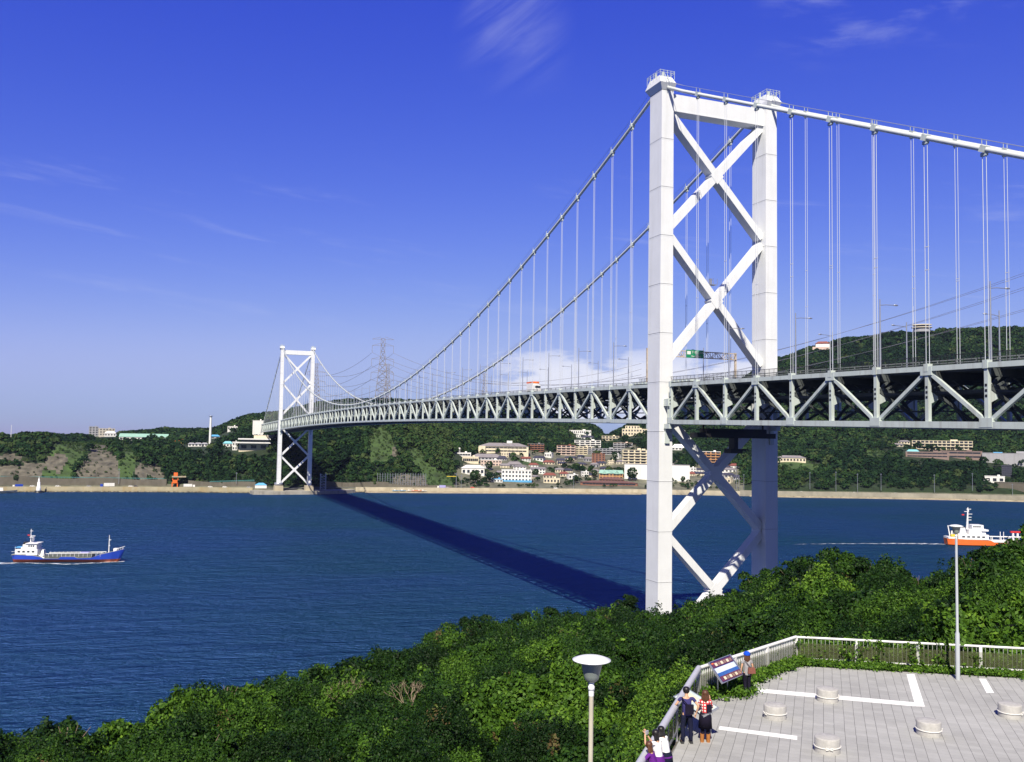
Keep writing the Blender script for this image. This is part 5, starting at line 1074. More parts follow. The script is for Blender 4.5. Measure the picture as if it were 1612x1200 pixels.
# bare twigs poking out of the thicket
for x, y_, r, h, lb in ((548, 1105, 60, 2.3, 'pale bare forked branch in the left thicket'), (650, 1085, 56, 2.2, 'cluster of bare grey stems left of centre'), (640, 1130, 46, 1.7, 'twisted bare trunk in the lower centre thicket'), (700, 1120, 48, 1.6, 'leaning bare branch right of the twisted trunk')):
    a = azslope(x, y_)[0]; z = float(near_z(np.array([a]), np.array([float(r)]))[0])+1.5; random.seed(x); b = MB()
    def grow(p, d, l, rad, dep):
        q = p+d*l; b.tube([p, p+d*l*.5+Vector((random.uniform(-.05, .05), random.uniform(-.05, .05), 0)), q], [rad, rad*.8, rad*.6], 5)
        if dep: 
            for _ in range(3): nd = (d+Vector((random.uniform(-.8, .8), random.uniform(-.8, .8), random.uniform(-.2, .5)))).normalized(); grow(q, nd, l*random.uniform(.55, .8), rad*.6, dep-1)
    for _ in range(3): grow(Vector((random.uniform(-.2, .2), random.uniform(-.2, .2), -.5)), Vector((random.uniform(-.5, .5), random.uniform(-.5, .5), 1)).normalized(), h*.42, .035, 3)
    o = b.build('bare_branch', TWIG, None, (CAM[0]+r*math.cos(a), CAM[1]+r*math.sin(a), z)); tag(o, lb, 'branch')

# ------------------------------------------------------------------ terrace
TA = YAW-math.atan((1304-806)/F)+.004            # direction of the long paving joints
def pave_mat():
    m = bpy.data.materials.new('paving_blocks'); m.use_nodes = True; nt = m.node_tree; N = nt.nodes.new; L = nt.links.new; b = nt.nodes['Principled BSDF']; b.inputs['Roughness'].default_value = .9
    tc = N('ShaderNodeTexCoord'); mp = N('ShaderNodeMapping'); mp.inputs['Rotation'].default_value = (0, 0, -TA); L(tc.outputs['Object'], mp.inputs[0])
    sp = N('ShaderNodeSeparateXYZ'); L(mp.outputs[0], sp.inputs[0])
    def M(op, a, b_=None, c=None):
        n = N('ShaderNodeMath'); n.operation = op
        for i, v in enumerate((a, b_, c)):
            if v is None: continue
            if isinstance(v, (int, float)): n.inputs[i].default_value = v
            else: L(v, n.inputs[i])
        return n.outputs[0]
    wob = N('ShaderNodeTexNoise'); wob.inputs['Scale'].default_value = .9; L(tc.outputs['Object'], wob.inputs[0]); wv = M('MULTIPLY', M('SUBTRACT', wob.outputs[0], .5), .03)
    U_ = M('DIVIDE', M('ADD', sp.outputs[1], wv), .345); V_ = M('DIVIDE', M('ADD', sp.outputs[0], wv), .30)
    def joint(v, wd): return M('LESS_THAN', M('ABSOLUTE', M('SUBTRACT', M('FRACT', v), .5)), wd)
    ju = M('GREATER_THAN', M('ABSOLUTE', M('SUBTRACT', M('FRACT', U_), .5)), .478); jv = M('GREATER_THAN', M('ABSOLUTE', M('SUBTRACT', M('FRACT', V_), .5)), .482)
    cv = N('ShaderNodeCombineXYZ'); L(M('FLOOR', U_), cv.inputs[0]); L(M('FLOOR', V_), cv.inputs[1]); wn = N('ShaderNodeTexWhiteNoise'); L(cv.outputs[0], wn.inputs[0])
    n1 = N('ShaderNodeTexNoise'); n1.inputs['Scale'].default_value = .45; n1.inputs['Detail'].default_value = 8; n1.inputs['Roughness'].default_value = .65; L(tc.outputs['Object'], n1.inputs[0])
    n2 = N('ShaderNodeTexNoise'); n2.inputs['Scale'].default_value = 9; n2.inputs['Detail'].default_value = 5; L(tc.outputs['Object'], n2.inputs[0])
    f = M('ADD', M('ADD', .56, M('MULTIPLY', wn.outputs[0], .14)), M('ADD', M('MULTIPLY', n1.outputs[0], .55), M('MULTIPLY', n2.outputs[0], .14)))
    f = M('MULTIPLY', f, M('SUBTRACT', 1., M('ADD', M('MULTIPLY', ju, .62), M('MULTIPLY', M('MULTIPLY', jv, M('SUBTRACT', 1., ju)), .2))))
    sc = N('ShaderNodeVectorMath'); sc.operation = 'SCALE'; sc.inputs[0].default_value = (.355, .355, .34); L(f, sc.inputs[3]); L(sc.outputs[0], b.inputs['Base Color'])
    bp = N('ShaderNodeBump'); bp.inputs['Strength'].default_value = .35; bp.inputs['Distance'].default_value = .02; L(M('SUBTRACT', n2.outputs[0], M('MAXIMUM', ju, jv)), bp.inputs['Height']); L(bp.outputs[0], b.inputs['Normal'])
    return m
PAVE = pave_mat()
c0 = np.mean(np.array(PLAZA), 0)
ins = 0.62
def inset(p, q, d):
    v = np.array(q)-np.array(p); v = v/np.linalg.norm(v); n = np.array([-v[1], v[0]])
    if (c0-np.array(p)) @ n < 0: n = -n
    return np.array(p)+n*d, np.array(q)+n*d
A2_, E2_ = inset(RA[:2], REe[:2], 0.75); A3_, B3_ = inset(RA[:2], RB[:2], .45); B4_, C4_ = inset(RB[:2], RCc[:2], .12)
def isect(p, q, r, s):
    p, q, r, s = map(np.array, (p, q, r, s)); d1, d2 = q-p, s-r; t = ((r-p)[0]*d2[1]-(r-p)[1]*d2[0])/(d1[0]*d2[1]-d1[1]*d2[0]); return p+d1*t
cA = isect(A2_, E2_, A3_, B3_); cB = isect(A3_, B3_, B4_, C4_)
mb = MB(); mb.prism([tuple(E2_), tuple(cA), tuple(cB), tuple(C4_), (-176, 101), (-186, 90), (-176, 60), (-160, 58)], PZ-.25, PZ); tag(mb.build('terrace_pavement', PAVE), kind='structure')
mb = MB(); mb.prism([tuple(p) for p in PLAZA], PZ-5, PZ-.12); tag(mb.build('terrace_base', CONC), kind='structure')
PWHITE = mat('white_line_blocks', (.78, .78, .76), .85, var=.06, vscale=2)
def stripe(pts, label):
    mb = MB(); mb.prism([tuple(onz(x, y, PZ)[:2]) for x, y in pts], PZ-.05, PZ+.005); tag(mb.build('painted_line', PWHITE), label, 'painted line')
stripe([(1186, 1083.5), (1440, 1106), (1440, 1112), (1184, 1089)], 'long thin white line running past a bollard to the corner stripe')
stripe([(1427, 1061.5), (1439.5, 1061.5), (1456, 1112.5), (1441, 1112)], 'thick short white stripe behind the paving corner')
stripe([(1133, 1143.5), (1255, 1159), (1255, 1165), (1131, 1148.5)], 'thin white line left of the lowest bollard'); stripe([(1541, 1068.5), (1552, 1069), (1565, 1091), (1553, 1091)], 'short white stripe right of the tall lamp post')

# railings
RAILW = mat('railing_white_paint', (.74, .74, .73), .45, var=.05, vscale=2, stains=((.35, .28, .2), .3, 2.)); RAILG = mat('railing_grey_paint', (.46, .46, .50), .45, var=.06, vscale=2)
MESHM = mat('olive_mesh_panel', (.09, .10, .04), .8, var=.2, vscale=4, alpha=.30)
BALG = mat('thin_grey_bars', (.26, .28, .25), .6)
def railing(p, q, label, m, post_d, post_w, bal, topw, mesh_col, toph=1.1, balw=.03):
    p, q = np.array(p[:2]), np.array(q[:2]); L_ = float(np.linalg.norm(q-p)); rz = math.atan2(*(q-p)[::-1]); t = empty('railing', (p[0], p[1], PZ), rz, label, 'railing')
    mb = MB(); mb.tube([(0, 0, toph), (L_, 0, toph)], topw, 10); mb.build('top_rail', m, t)
    mb = MB(); mb.box((L_/2, 0, .18), (L_, .05, .06)); mb.build('bottom_rail', m, t)
    n = max(1, round(L_/post_d))
    for k in range(n+1): mb = MB(); mb.box((L_*k/n, 0, toph/2-.15), (post_w, post_w, toph+.25)); mb.build('post', m, t)
    mb = MB(); x = bal
    while x < L_: mb.box((x, .0, .62), (balw, balw, .9)); x += bal
    mb.build('balusters', BALG if balw < .03 else m, t)
    mb = MB(); mb.box((L_/2, -.06 if mesh_col else .06, .55), (L_, .012, .62)); mb.build('mesh_panel', MESHM, t); return t
railing(RA, REe, 'straight white railing along the far side of the terrace', RAILW, 2.52, .12, .18, .05, 1, balw=.022)
railing(RB, RA, 'white barred railing between the info board and the far corner', RAILW, 2.7, .13, .155, .07, 1, balw=.04)
railing(RCc, RB, 'grey topped railing along the left side where people lean', RAILG, 2.5, .07, .9, .11, 1)

# ivy on the railing and along its foot
def ivy():
    P, Nn, S, T = [], [], [], []
    def put(c, sp, n, sz, up=.4):
        P.append(np.array(c)+rng.normal(size=(n, 3))*np.array(sp)); Nn.append(rng.normal(size=(n, 3))*.6+np.array([-.3, .2, up])); S.append(sz*rng.uniform(.6, 1.3, n)); T.append(np.clip(rng.normal(.72, .14, n), .2, .9))
    for k in range(420):
        f = rng.random(); p = RA+(REe-RA)*f; d = .15+abs(rng.normal())*.28; q = inset(RA[:2], REe[:2], d)[0]-RA[:2]; put((p[0]+q[0], p[1]+q[1], PZ+.06+.1*rng.random()), (.14, .14, .06), 30, .085)
    for k in range(300):
        f = rng.random()**1.0; p = RB+(RA-RB)*f; d = .05+abs(rng.normal())*(.42 if f < .3 else .22); q = inset(RA[:2], RB[:2], d)[0]-RA[:2]; put((p[0]+q[0], p[1]+q[1], PZ+.1+.14*rng.random()), (.14, .14, .08), 30, .085)
    for k in range(60):   # clumps behind the board foot
        p = RB+(RA-RB)*(.12+.16*rng.random()); q = inset(RA[:2], RB[:2], .3+.9*rng.random())[0]-RA[:2]; put((p[0]+q[0], p[1]+q[1], PZ+.12), (.18, .18, .08), 36, .085)
    for f0, w_, h in ((.0, .25, 1.), (.12, .3, .9), (.16, .2, 1.05), (.2, .2, .9), (.28, .2, 1.), (.06, .25, .7), (.42, .1, .6), (.34, .1, 1.05), (.62, .08, .35)):
        p = RA+(REe-RA)*f0
        for k in range(int(14*h)): put((p[0]+rng.normal()*w_*.4, p[1]+rng.normal()*w_, PZ+rng.random()*h*1.15), (.1, .14, .1), 26, .09)
    for k in range(330):  # vines heaped just outside the far railing
        f = rng.random(); p = RA+(REe-RA)*f; q = inset(RA[:2], REe[:2], -.35-rng.random()*1.4)[0]-RA[:2]; put((p[0]+q[0], p[1]+q[1], PZ-.3+rng.random()*(.7 if f > .3 else 1.1)), (.25, .25, .18), 34, .10)
    for k in range(240):
        f = rng.random(); p = RB+(RA-RB)*f; q = inset(RA[:2], RB[:2], -.3-rng.random()*1.3)[0]-RA[:2]; put((p[0]+q[0], p[1]+q[1], PZ-.4+rng.random()*.7), (.25, .25, .18), 34, .09)
    for k in range(260):
        f = rng.random(); p = RCc+(RB-RCc)*f; q = inset(RCc[:2], RB[:2], -.25-rng.random()*1.2)[0]-RCc[:2]; put((p[0]+q[0], p[1]+q[1], PZ-.6+rng.random()*.8), (.25, .25, .2), 34, .075)
    P, Nn, S, T = map(np.concatenate, (P, Nn, S, T)); return leaf_quads(P, Nn, S, 1.3, .1), T
V, T_ = ivy(); tag(link('ivy', quads('ivy', V, T_, LEAF)), kind='stuff')

# bollard shaped stone seats with a rope carved round each
STONE = mat('granite', (.42, .41, .39), .85, var=.16, vscale=7, bump=.3, bscale=60, stains=((.25, .24, .22), .3, 3.)); ROPEM = mat('carved_rope', (.62, .61, .58), .8)
def stool():
    t = empty('stone_seat'); mb = MB(); mb.lathe([(.395, 0), (.395, .43), (.385, .455), (.36, .465), (.0, .467)], n=32); mb.build('drum', STONE, t)
    mb = MB(); n = 40; pts = [(.405*math.cos(2*math.pi*k/n), .405*math.sin(2*math.pi*k/n), .19+.012*math.sin(6.28*k/n)) for k in range(n+1)]; mb.tube(pts, .021, 6)
    for s in (-1, 1): mb.tube([(.42*math.cos(a_), .42*math.sin(a_), .19+s*.035*math.sin((a_)*6)) for a_ in np.linspace(-.26, .26, 12)], .019, 6)
    mb.build('rope', ROPEM, t); return t
st0 = stool()
for i, (x, y, rk, lb) in enumerate(((1302.5, 1102, -2.2, 'round stone seat at the back, standing on the long white line'), (1220, 1129, 1.5, 'round stone seat nearest the left railing'), (1462, 1155, -2.0, 'round stone seat in the middle right of the paving'), (1302.5, 1182, 2.6, 'round stone seat lowest in the picture'), (1590, 1127, 3.6, 'round stone seat at the right edge'))):
    o = st0 if i == 0 else copytree(st0); p = onz(x, y+1, PZ); o.location = tuple(p); o.rotation_euler = (0, 0, rk); tag(o, lb, 'stone seat', 'round stone seats on the terrace')

# terrace lamps
LGL = mat('smoked_lamp_shade', (.20, .23, .21), .35, var=.05, vscale=3, spec=.6); POLER = mat('weathered_lamp_pole', (.50, .46, .36), .6, var=.15, vscale=2, stains=((.33, .2, .08), .7, 3.))
def disc_lamp(top, rpole, pm, label, base_z):
    t = empty('lamp_post', (top[0], top[1], base_z), 0, label, 'lamp post', None); H = top[2]-base_z
    mb = MB(); mb.lathe([(rpole*1.6, 0), (rpole*1.6, 1.9), (rpole, 2.0), (rpole*.95, H-.58)], n=14); mb.build('pole', pm, t)
    mb = MB(); mb.lathe([(.040, H-.60), (.042, H-.52), (.040, H-.515), (.050, H-.51), (.050, H-.455), (.040, H-.45), (.040, H-.40)], n=14); mb.build('collar', WHITE, t)
    mb = MB(); mb.lathe([(.040, H-.40), (.065, H-.385), (.105, H-.35), (.118, H-.30), (.165, H-.11)], n=24); mb.build('shade', LGL, t)
    mb = MB(); mb.lathe([(.165, H-.11), (.25, H-.085), (.290, H-.07), (.290, H-.06), (.2, H-.028), (.08, H-.006), (.0, H-.004)], n=32); mb.build('disc', WHITE, t); return t
tp = at(931.5, 1032, 13.9); disc_lamp(tp, .037, POLER, 'lamp post with a white disc top in the thicket, nearest the viewer', 46.6)
pb_ = onz(1508, 1070, PZ); r_ = math.hypot(*(pb_-CAM)[:2]); tz = at(1508, 826, r_)[2]; disc_lamp((pb_[0], pb_[1], tz), .055, mat('pale_grey_pole_paint', (.40, .43, .46), .5, var=.08, vscale=2), 'tall slim grey lamp post standing inside the right railing', PZ)

# information boards
def board(corners, label, col, legs):
    p = [Vector(c) for c in corners]; c = sum(p, Vector())/4; ux = ((p[1]-p[0])+(p[2]-p[3])).normalized(); n = ux.cross((p[3]-p[0])+(p[2]-p[1])).normalized()
    if n.z < 0: n = -n
    uy = n.cross(ux); W = (((p[1]-p[0]).length+(p[2]-p[3]).length)/2); D = (((p[3]-p[0]).length+(p[2]-p[1]).length)/2)
    t = empty('info_board', (c.x, c.y, PZ), 0, label, 'info board'); R3_ = Matrix((ux, uy, n)).transposed(); o3 = c-Vector((c.x, c.y, PZ))
    def pane(name, u0, u1, v0, v1, th, m, lift=0., par=t):
        mb = MB(); mb.v = [tuple(o3+R3_ @ Vector((x*W, y*D, lift+z))) for z in (0, th) for x, y in ((u0, v0), (u1, v0), (u1, v1), (u0, v1))]; fs = [(3, 2, 1, 0), (4, 5, 6, 7), (0, 1, 5, 4), (1, 2, 6, 5), (2, 3, 7, 6), (3, 0, 4, 7)]; mb.f = [list(f) for f in fs]; mb.m = [0]*6; mb.smooth = [False]*6
        return mb.build(name, m, par)
    pane('backing', -.5, .5, -.5, .5, .04, RAILG, -.045)
    for a in ((-.53, -.5, -.53, .53), (.5, .53, -.53, .53), (-.5, .5, -.53, -.5), (-.5, .5, .5, .53)): pane('frame', *a, .06, GALV, -.04)
    for lx, ly in legs:
        q = o3+R3_ @ Vector((lx*W, ly*D, -.05)); mb = MB(); b2 = Vector((q.x*.75, q.y*.75, 0)); mb.tube([q, Vector((q.x*.8, q.y*.8, q.z-.35)), b2], .03, 8); mb.build('leg', GALV, t)
    return t, pane
NAVY = mat('board_navy_print', (.02, .02, .09), .3); SKYP = mat('board_photo_sky', (.60, .68, .80), .3, var=.1, vscale=3); SEAP = mat('board_photo_sea', (.04, .12, .38), .3, var=.2, vscale=6); MAROON = mat('board_maroon_print', (.14, .04, .07), .3, var=.3, vscale=14); THUMB = mat('board_thumbnail', (.30, .20, .14), .3, var=.7, vscale=22); MAPM = mat('board_map_print', (.55, .64, .60), .3, var=.2, vscale=2.5); ORP = mat('board_orange_print', (.7, .16, .03), .3)
bc = [onz(1114, 1045, 49.38), onz(1148, 1034, 49.38), onz(1171, 1059, 48.78), onz(1140, 1074, 48.78)]
t, pane = board(bc, 'tilted navy information board with a panorama photo at the railing', NAVY, ((-.3, .3), (.3, .3)))
s_ = 1 if (Vector(bc[3])-Vector(bc[0])).dot(Vector((0, 0, 1))) < 0 else -1
pn = pane('printed_panel', -.5, .5, -.5, .5, .004, NAVY)
P_ = lambda *a, **k: None
def vflip(v0, v1): return (v0, v1)
# v runs from +.5 (top edge) to -.5 or the reverse: measured from the frame
top_is_pos = ((Vector(bc[0])-Vector(bc[3])).dot(Vector((0, 0, 1))) > 0)
def pv(a, b):
    # fractions from the top edge
    T0 = (Vector(bc[0])+Vector(bc[1]))/2; B0 = (Vector(bc[2])+Vector(bc[3]))/2
    return (TS*(.5-a), TS*(.5-b)) if TS > 0 else (-.5+a, -.5+b)
ux = ((Vector(bc[1])-Vector(bc[0]))+(Vector(bc[2])-Vector(bc[3]))).normalized(); n_ = ux.cross((Vector(bc[3])-Vector(bc[0]))); n_ = n_ if n_.z > 0 else -n_; TS = 1 if n_.cross(ux).dot(Vector(bc[0])-Vector(bc[3])) > 0 else -1
for a, b, m in ((.04, .28, MAROON), (.32, .62, SKYP), (.56, .72, SEAP), (.72, .97, MAROON)):
    v = sorted(pv(a, b)); pane('panorama_photo' if m in (SKYP, SEAP) else 'caption_band', -.47, .47, v[0], v[1], .003, m, .006 if m is not SEAP else .008, pn)
for row, yy in enumerate((.10, .78)):
    for k in range(6): v = sorted(pv(yy, yy+.14)); pane('thumbnail', -.34+k*.135, -.34+k*.135+.10, v[0], v[1], .002, THUMB if k % 2 else CRM, .012, pn)
v = sorted(pv(.06, .12)); pane('title_mark', -.46, -.36, v[0], v[1], .002, ORP, .012, pn)
bc = [onz(1084, 1086, 49.12), onz(1118, 1086, 49.12), onz(1133, 1116, 48.98), onz(1122, 1138, 48.85)]
q0, q1 = Vector(onz(1084, 1086, 49.15)), Vector(onz(1130, 1114, 49.1)); dn = Vector((q1-q0)); sd = Vector((dn.y, -dn.x, 0)).normalized()
if (Vector(onz(1118, 1140, 48.9))-q0).dot(sd) < 0: sd = -sd
bc = [q0, q1, q1+sd*.55-Vector((0, 0, .22)), q0+sd*.55-Vector((0, 0, .22))]
t2_, pane = board(bc, 'low tilted map board in front of the couple', MAPM, ((-.3, 0), (.3, 0)))
pn = pane('printed_panel', -.5, .5, -.5, .5, .004, MAPM); pane('map_land', -.45, -.05, -.4, .35, .002, CRM, .006, pn); pane('map_land', .12, .45, -.38, .4, .002, CRM, .006, pn)
# a low sign lying in the shade of the board, and the camera tripod leg beside the couple
q = onz(1118, 1152, PZ); t = empty('small_sign_stand', tuple(q), -.5, 'small dark blue sign stand on the paving under the map board', 'sign stand'); b = MB(); b.box((0, 0, .3), (.5, .06, .5)); b.build('panel', NAVY, t); b = MB(); b.box((0, 0, .3), (.56, .04, .56)); b.build('frame', RAILG, t)

# ------------------------------------------------------------------ people
SKIN = mat('skin', (.55, .32, .20), .55, spec=.3); HAIRK = mat('black_hair', (.010, .008, .008), .45, var=.2, vscale=30); HAIRB = mat('brown_hair', (.09, .035, .015), .5, var=.25, vscale=30)
def cloth(n, c, v=.12): return mat(n, c, .9, var=v, vscale=9, bump=.3, bscale=30, spec=.1)
def plaid():
    m = mat('red_white_plaid', (.5, .03, .03), .9); nt = m.node_tree; N = nt.nodes.new; L = nt.links.new; b = nt.nodes['Principled BSDF']; tc = N('ShaderNodeTexCoord'); s = N('ShaderNodeSeparateXYZ'); L(tc.outputs['Object'], s.inputs[0])
    def st(o, k):
        a = N('ShaderNodeMath'); a.operation = 'MULTIPLY'; a.inputs[1].default_value = k; L(o, a.inputs[0]); f = N('ShaderNodeMath'); f.operation = 'FRACT'; L(a.outputs[0], f.inputs[0]); g = N('ShaderNodeMath'); g.operation = 'GREATER_THAN'; g.inputs[1].default_value = .55; L(f.outputs[0], g.inputs[0]); return g.outputs[0]
    a = N('ShaderNodeMath'); a.operation = 'ADD'; L(st(s.outputs[1], 11), a.inputs[0]); L(st(s.outputs[2], 11), a.inputs[1]); r = N('ShaderNodeValToRGB'); r.color_ramp.interpolation = 'CONSTANT'; L(a.outputs[0], r.inputs[0]); e = r.color_ramp.elements
    e[0].color = (.75, .70, .66, 1); e[1].position = .4; e[1].color = (.50, .03, .04, 1); x = N('ShaderNodeMath'); x.operation = 'MULTIPLY'; x.inputs[1].default_value = .5; L(a.outputs[0], x.inputs[0]); L(x.outputs[0], r.inputs[0]); L(r.outputs[0], b.inputs['Base Color']); return m
def skinned(name, chains, m, parent, sub=1):
    """chains: list of polylines [(x,y,z,r)...]; a chain may start with an index tuple into a former node"""
    vs, es, rs = [], [], []; key = {}
    for ch in chains:
        prev = None
        for x, y, z, r in ch:
            k = (round(x, 4), round(y, 4), round(z, 4))
            if k not in key: key[k] = len(vs); vs.append((x, y, z)); rs.append(r)
            i = key[k]
            if prev is not None and prev != i: es.append((prev, i))
            prev = i
    me = bpy.data.meshes.new('tmp'); me.from_pydata(vs, es, []); o = bpy.data.objects.new('tmp', me); COL.objects.link(o)
    md = o.modifiers.new('s', 'SKIN'); md.use_smooth_shade = True; 
    for v, r in zip(me.skin_vertices[0].data, rs): v.radius = r if isinstance(r, tuple) else (r, r)
    me.skin_vertices[0].data[0].use_root = True
    s = o.modifiers.new('u', 'SUBSURF'); s.levels = sub; s.render_levels = sub
    bpy.context.view_layer.update(); out = bpy.data.meshes.new_from_object(o.evaluated_get(bpy.context.evaluated_depsgraph_get())); bpy.data.objects.remove(o); out.materials.clear(); out.materials.append(m); out.name = name
    for p in out.polygons: p.use_smooth = True
    return link(name, out, parent)
def person(loc, rz, label, H=1.62, fem=True, top=None, bottom=None, arms=None, hair=('long', HAIRB), lean=0., head_tilt=0., sleeves='short', skirt=None, legm=None, shoe=None, tunic=0., boots=False, stance=.1, head_yaw=0.):
    """figure faces local +x, feet at the origin"""
    t = empty('person', loc, rz, label, 'person'); k = H/1.7; sh = .165 if fem else .195; hip = .10 if fem else .095
    def P(x, y, z): zz = max(0, z-.92); return (x*k+math.sin(lean)*zz*k, y*k, (z if z < .92 else .92+zz*math.cos(lean))*k)
    def n(x, y, z, r): return (*P(x, y, z), r*k)
    pel = n(0, 0, .93, .115); wa = n(0, 0, 1.08, .085 if fem else .10); ch = n(.01, 0, 1.28, .10 if fem else .12); nk0 = n(0, 0, 1.42, .055); nk = n(.01, 0, 1.49, .052)
    hx = head_tilt; h0 = n(.03+hx*.4, 0, 1.555, .072); h1 = n(.035+hx*.8, 0, 1.63, .093); h2 = n(.02+hx*1.1, 0, 1.70, .075)
    body = [[pel, wa, ch, nk0, nk, h0, h1, h2], [h1, n(.125+hx, 0, 1.605, .018)]]
    hands = {}; arm_top = []
    for s in (1, -1):
        el, ha = arms[0 if s > 0 else 1]; shp = n(0, s*sh, 1.40, .052); e = n(*el, .038); h = n(*ha, .026)
        body.append([ch, n(0, s*.09, 1.37, .06), shp, e, h]); hands[s] = (Vector(h[:3]), (Vector(h[:3])-Vector(e[:3])).normalized()); mid = tuple((Vector(shp[:3])*.45+Vector(e[:3])*.55))
        arm_top.append([n(0, s*.09, 1.37, .09), (*shp[:3], .066*k), (*mid, .056*k)] if sleeves == 'short' else [n(0, s*.09, 1.37, .09), (*shp[:3], .066*k), (*e[:3], .052*k), tuple(Vector(e[:3]).lerp(Vector(h[:3]), .85))+(.042*k,)])
    legs = []
    for s in (1, -1): kn = n(.02, s*stance, .50, .05); an = n(-.02, s*(stance+.01), .09, .036); body.append([pel, n(0, s*hip, .84, .08), kn, n(-.03, s*stance, .30, .044), an, n(.09, s*(stance+.02), .04, .035), n(.15, s*(stance+.02), .03, .025)]); legs.append([pel, n(0, s*hip, .84, .11), n(.02, s*stance, .50, .080), n(-.03, s*stance, .30, .070), n(-.02, s*stance, .06, .062)])
    bo = skinned('body', body, SKIN, t)
    for s, (h, d) in hands.items():         # five separate fingers and the palm
        side = d.cross(Vector((0, 0, 1))); side = side.normalized() if side.length > .1 else Vector((0, 1, 0)); upv = side.cross(d)
        pc = h+d*.045*k; skinned('hand', [[(*(h-d*.01), .024*k), (*pc, .034*k), (*(h+d*.08*k), .03*k)]], SKIN, bo, 1)
        for i, (off, ln) in enumerate(((-.027, .062), (-.009, .074), (.009, .070), (.026, .055))):
            a = h+d*.085*k+side*off*k; q = a+d*ln*.55*k-upv*.008; skinned('finger', [[(*a, .0095), (*q, .0085), (*(q+d*ln*.35*k-upv*.022), .007)]], SKIN, bo, 1)
        a = h+d*.035*k-side*.03*k; skinned('thumb', [[(*a, .011), (*(a-side*.025+d*.03), .010), (*(a-side*.03+d*.055), .008)]], SKIN, bo, 1)
    zb_ = .90-tunic; tr = [(*pel[:3], .158*k), (*wa[:3], (.135 if fem else .155)*k), (*ch[:3], (.160 if fem else .19)*k), (*P(0, 0, 1.40), .085*k)]
    tr = [(*P(0, 0, .85), .150*k)]+tr
    if tunic: tr = [(*P(0, 0, zb_+.05), .17*k)]+tr
    shirt = skinned('shirt', [tr]+[[(*ch[:3], (.158 if fem else .18)*k)]+a for a in arm_top], top, t)
    if not skirt: skinned('trousers', legs, bottom, t)
    else:
        if legm: skinned('tights', [[pel]+[l_[1]]+[(*l_[2][:3], .070*k), (*l_[3][:3], .062*k), (*l_[4][:3], .045*k)] for l_ in legs], legm, t)
        mb = MB(); mb.lathe([(.15*k, 1.0*k), (.185*k, .88*k), (.215*k, skirt*k), (.20*k, skirt*k+.004)], n=20, sy=1.12); mb.build('skirt', bottom, t)
    for s in (1, -1):
        mb = MB(); y = s*(stance+.015)*k
        if boots: mb.lathe([(.06, 0), (.065, .04), (.066, .18), (.072, .27)], (-.02, y, 0), 12, 0)
        mb.box((.05, y, .035), (.27*k, .095, .07), taper=.85); mb.build('shoe', shoe or BLACK, t)
    hk = Vector(h1[:3]); kind, hm = hair; g = rng; mb = MB()
    cap = [(.02, .118), (.06, .112), (.09, .085), (.107, .0)]
    pf = [(.085, -.075), (.104, -.03), (.112, .02), (.106, .06), (.08, .098), (.04, .115), (.0, .12)]
    b0 = len(mb.v); mb.lathe([(r*k, z*k) for r, z in pf], (hk.x-.022, hk.y, hk.z), 18)
    if kind != 'short':
        ln = {'long': .42, 'medium': .26}[kind]
        for j in range(7): yy = (j-3)*.028; a0 = hk+Vector((-.075+abs(yy)*.5, yy, .02)); mb.tube([a0, a0+Vector((-.02, yy*.15, -.14)), a0+Vector((-.01-math.sin(lean)*ln*.5, yy*.3, -ln*.65)), a0+Vector((.01-math.sin(lean)*ln*.8, yy*.2+.01*math.sin(j*2), -ln+.03*math.cos(j*1.7)))], [.034, .036, .030, .008], 7)
    mb.build('hair', hm, t); return t, hk, k
def face(x, y): return math.atan2(*(np.array([x, y])[::-1]))
NVT = cloth('navy_tshirt', (.045, .04, .14)); JEAN = cloth('dark_jeans', (.012, .014, .035)); BLK = cloth('black_cloth', (.012, .010, .022)); GRT = cloth('grey_tunic', (.30, .29, .30)); WHC = cloth('white_cotton', (.80, .80, .80), .04); PUR = cloth('purple_cloth', (.12, .02, .22)); TAN = mat('tan_leather', (.34, .13, .03), .6, var=.2, vscale=9); BRL = mat('brown_leather', (.20, .07, .05), .5, var=.15, vscale=9); BLUH = cloth('bright_blue_cap', (.01, .07, .55)); SILV = mat('silver_plastic', (.5, .5, .52), .35, .4)
away = math.atan2(*(onz(1080, 1100, PZ)-CAM)[1::-1])
# man in the navy T-shirt, left hand on the rail, right elbow out
p = onz(1081, 1170, PZ); t, hk, k = person(tuple(p), away+.25, 'man in navy T-shirt and dark jeans leaning at the railing with a black shoulder bag', 1.74, False, NVT, JEAN, (((.02, .33, 1.20), (.20, .36, 1.12)), ((-.10, -.36, 1.17), (.0, -.30, .93))), ('short', HAIRK), lean=.06, head_tilt=.035, stance=.13)
mb = MB(); mb.box((-.19, -.04, 1.13), (.09, .26, .30)); mb.build('shoulder_bag', BLK, t); mb = MB(); mb.tube([(-.17, .16, 1.42), (-.20, .02, 1.27), (-.20, -.12, 1.13)], .018, 6); mb.tube([(-.05, .17, 1.48), (-.17, .16, 1.42)], .018, 6); mb.build('bag_strap', BLK, t)
# woman in plaid
p = onz(1110, 1168, PZ); t, hk, k = person(tuple(p), away+.15, 'woman with long brown hair in red and white plaid shirt, black skirt and tan boots', 1.62, True, plaid(), BLK, (((.10, .22, 1.15), (.28, .12, 1.12)), ((.05, -.24, 1.18), (.24, -.20, 1.40))), ('long', HAIRB), sleeves='long', skirt=.48, legm=BLK, shoe=TAN, boots=True, tunic=.08, stance=.09)
mb = MB(); mb.box((-.16, -.10, 1.12), (.08, .16, .24)); mb.build('shoulder_bag', BLK, t)
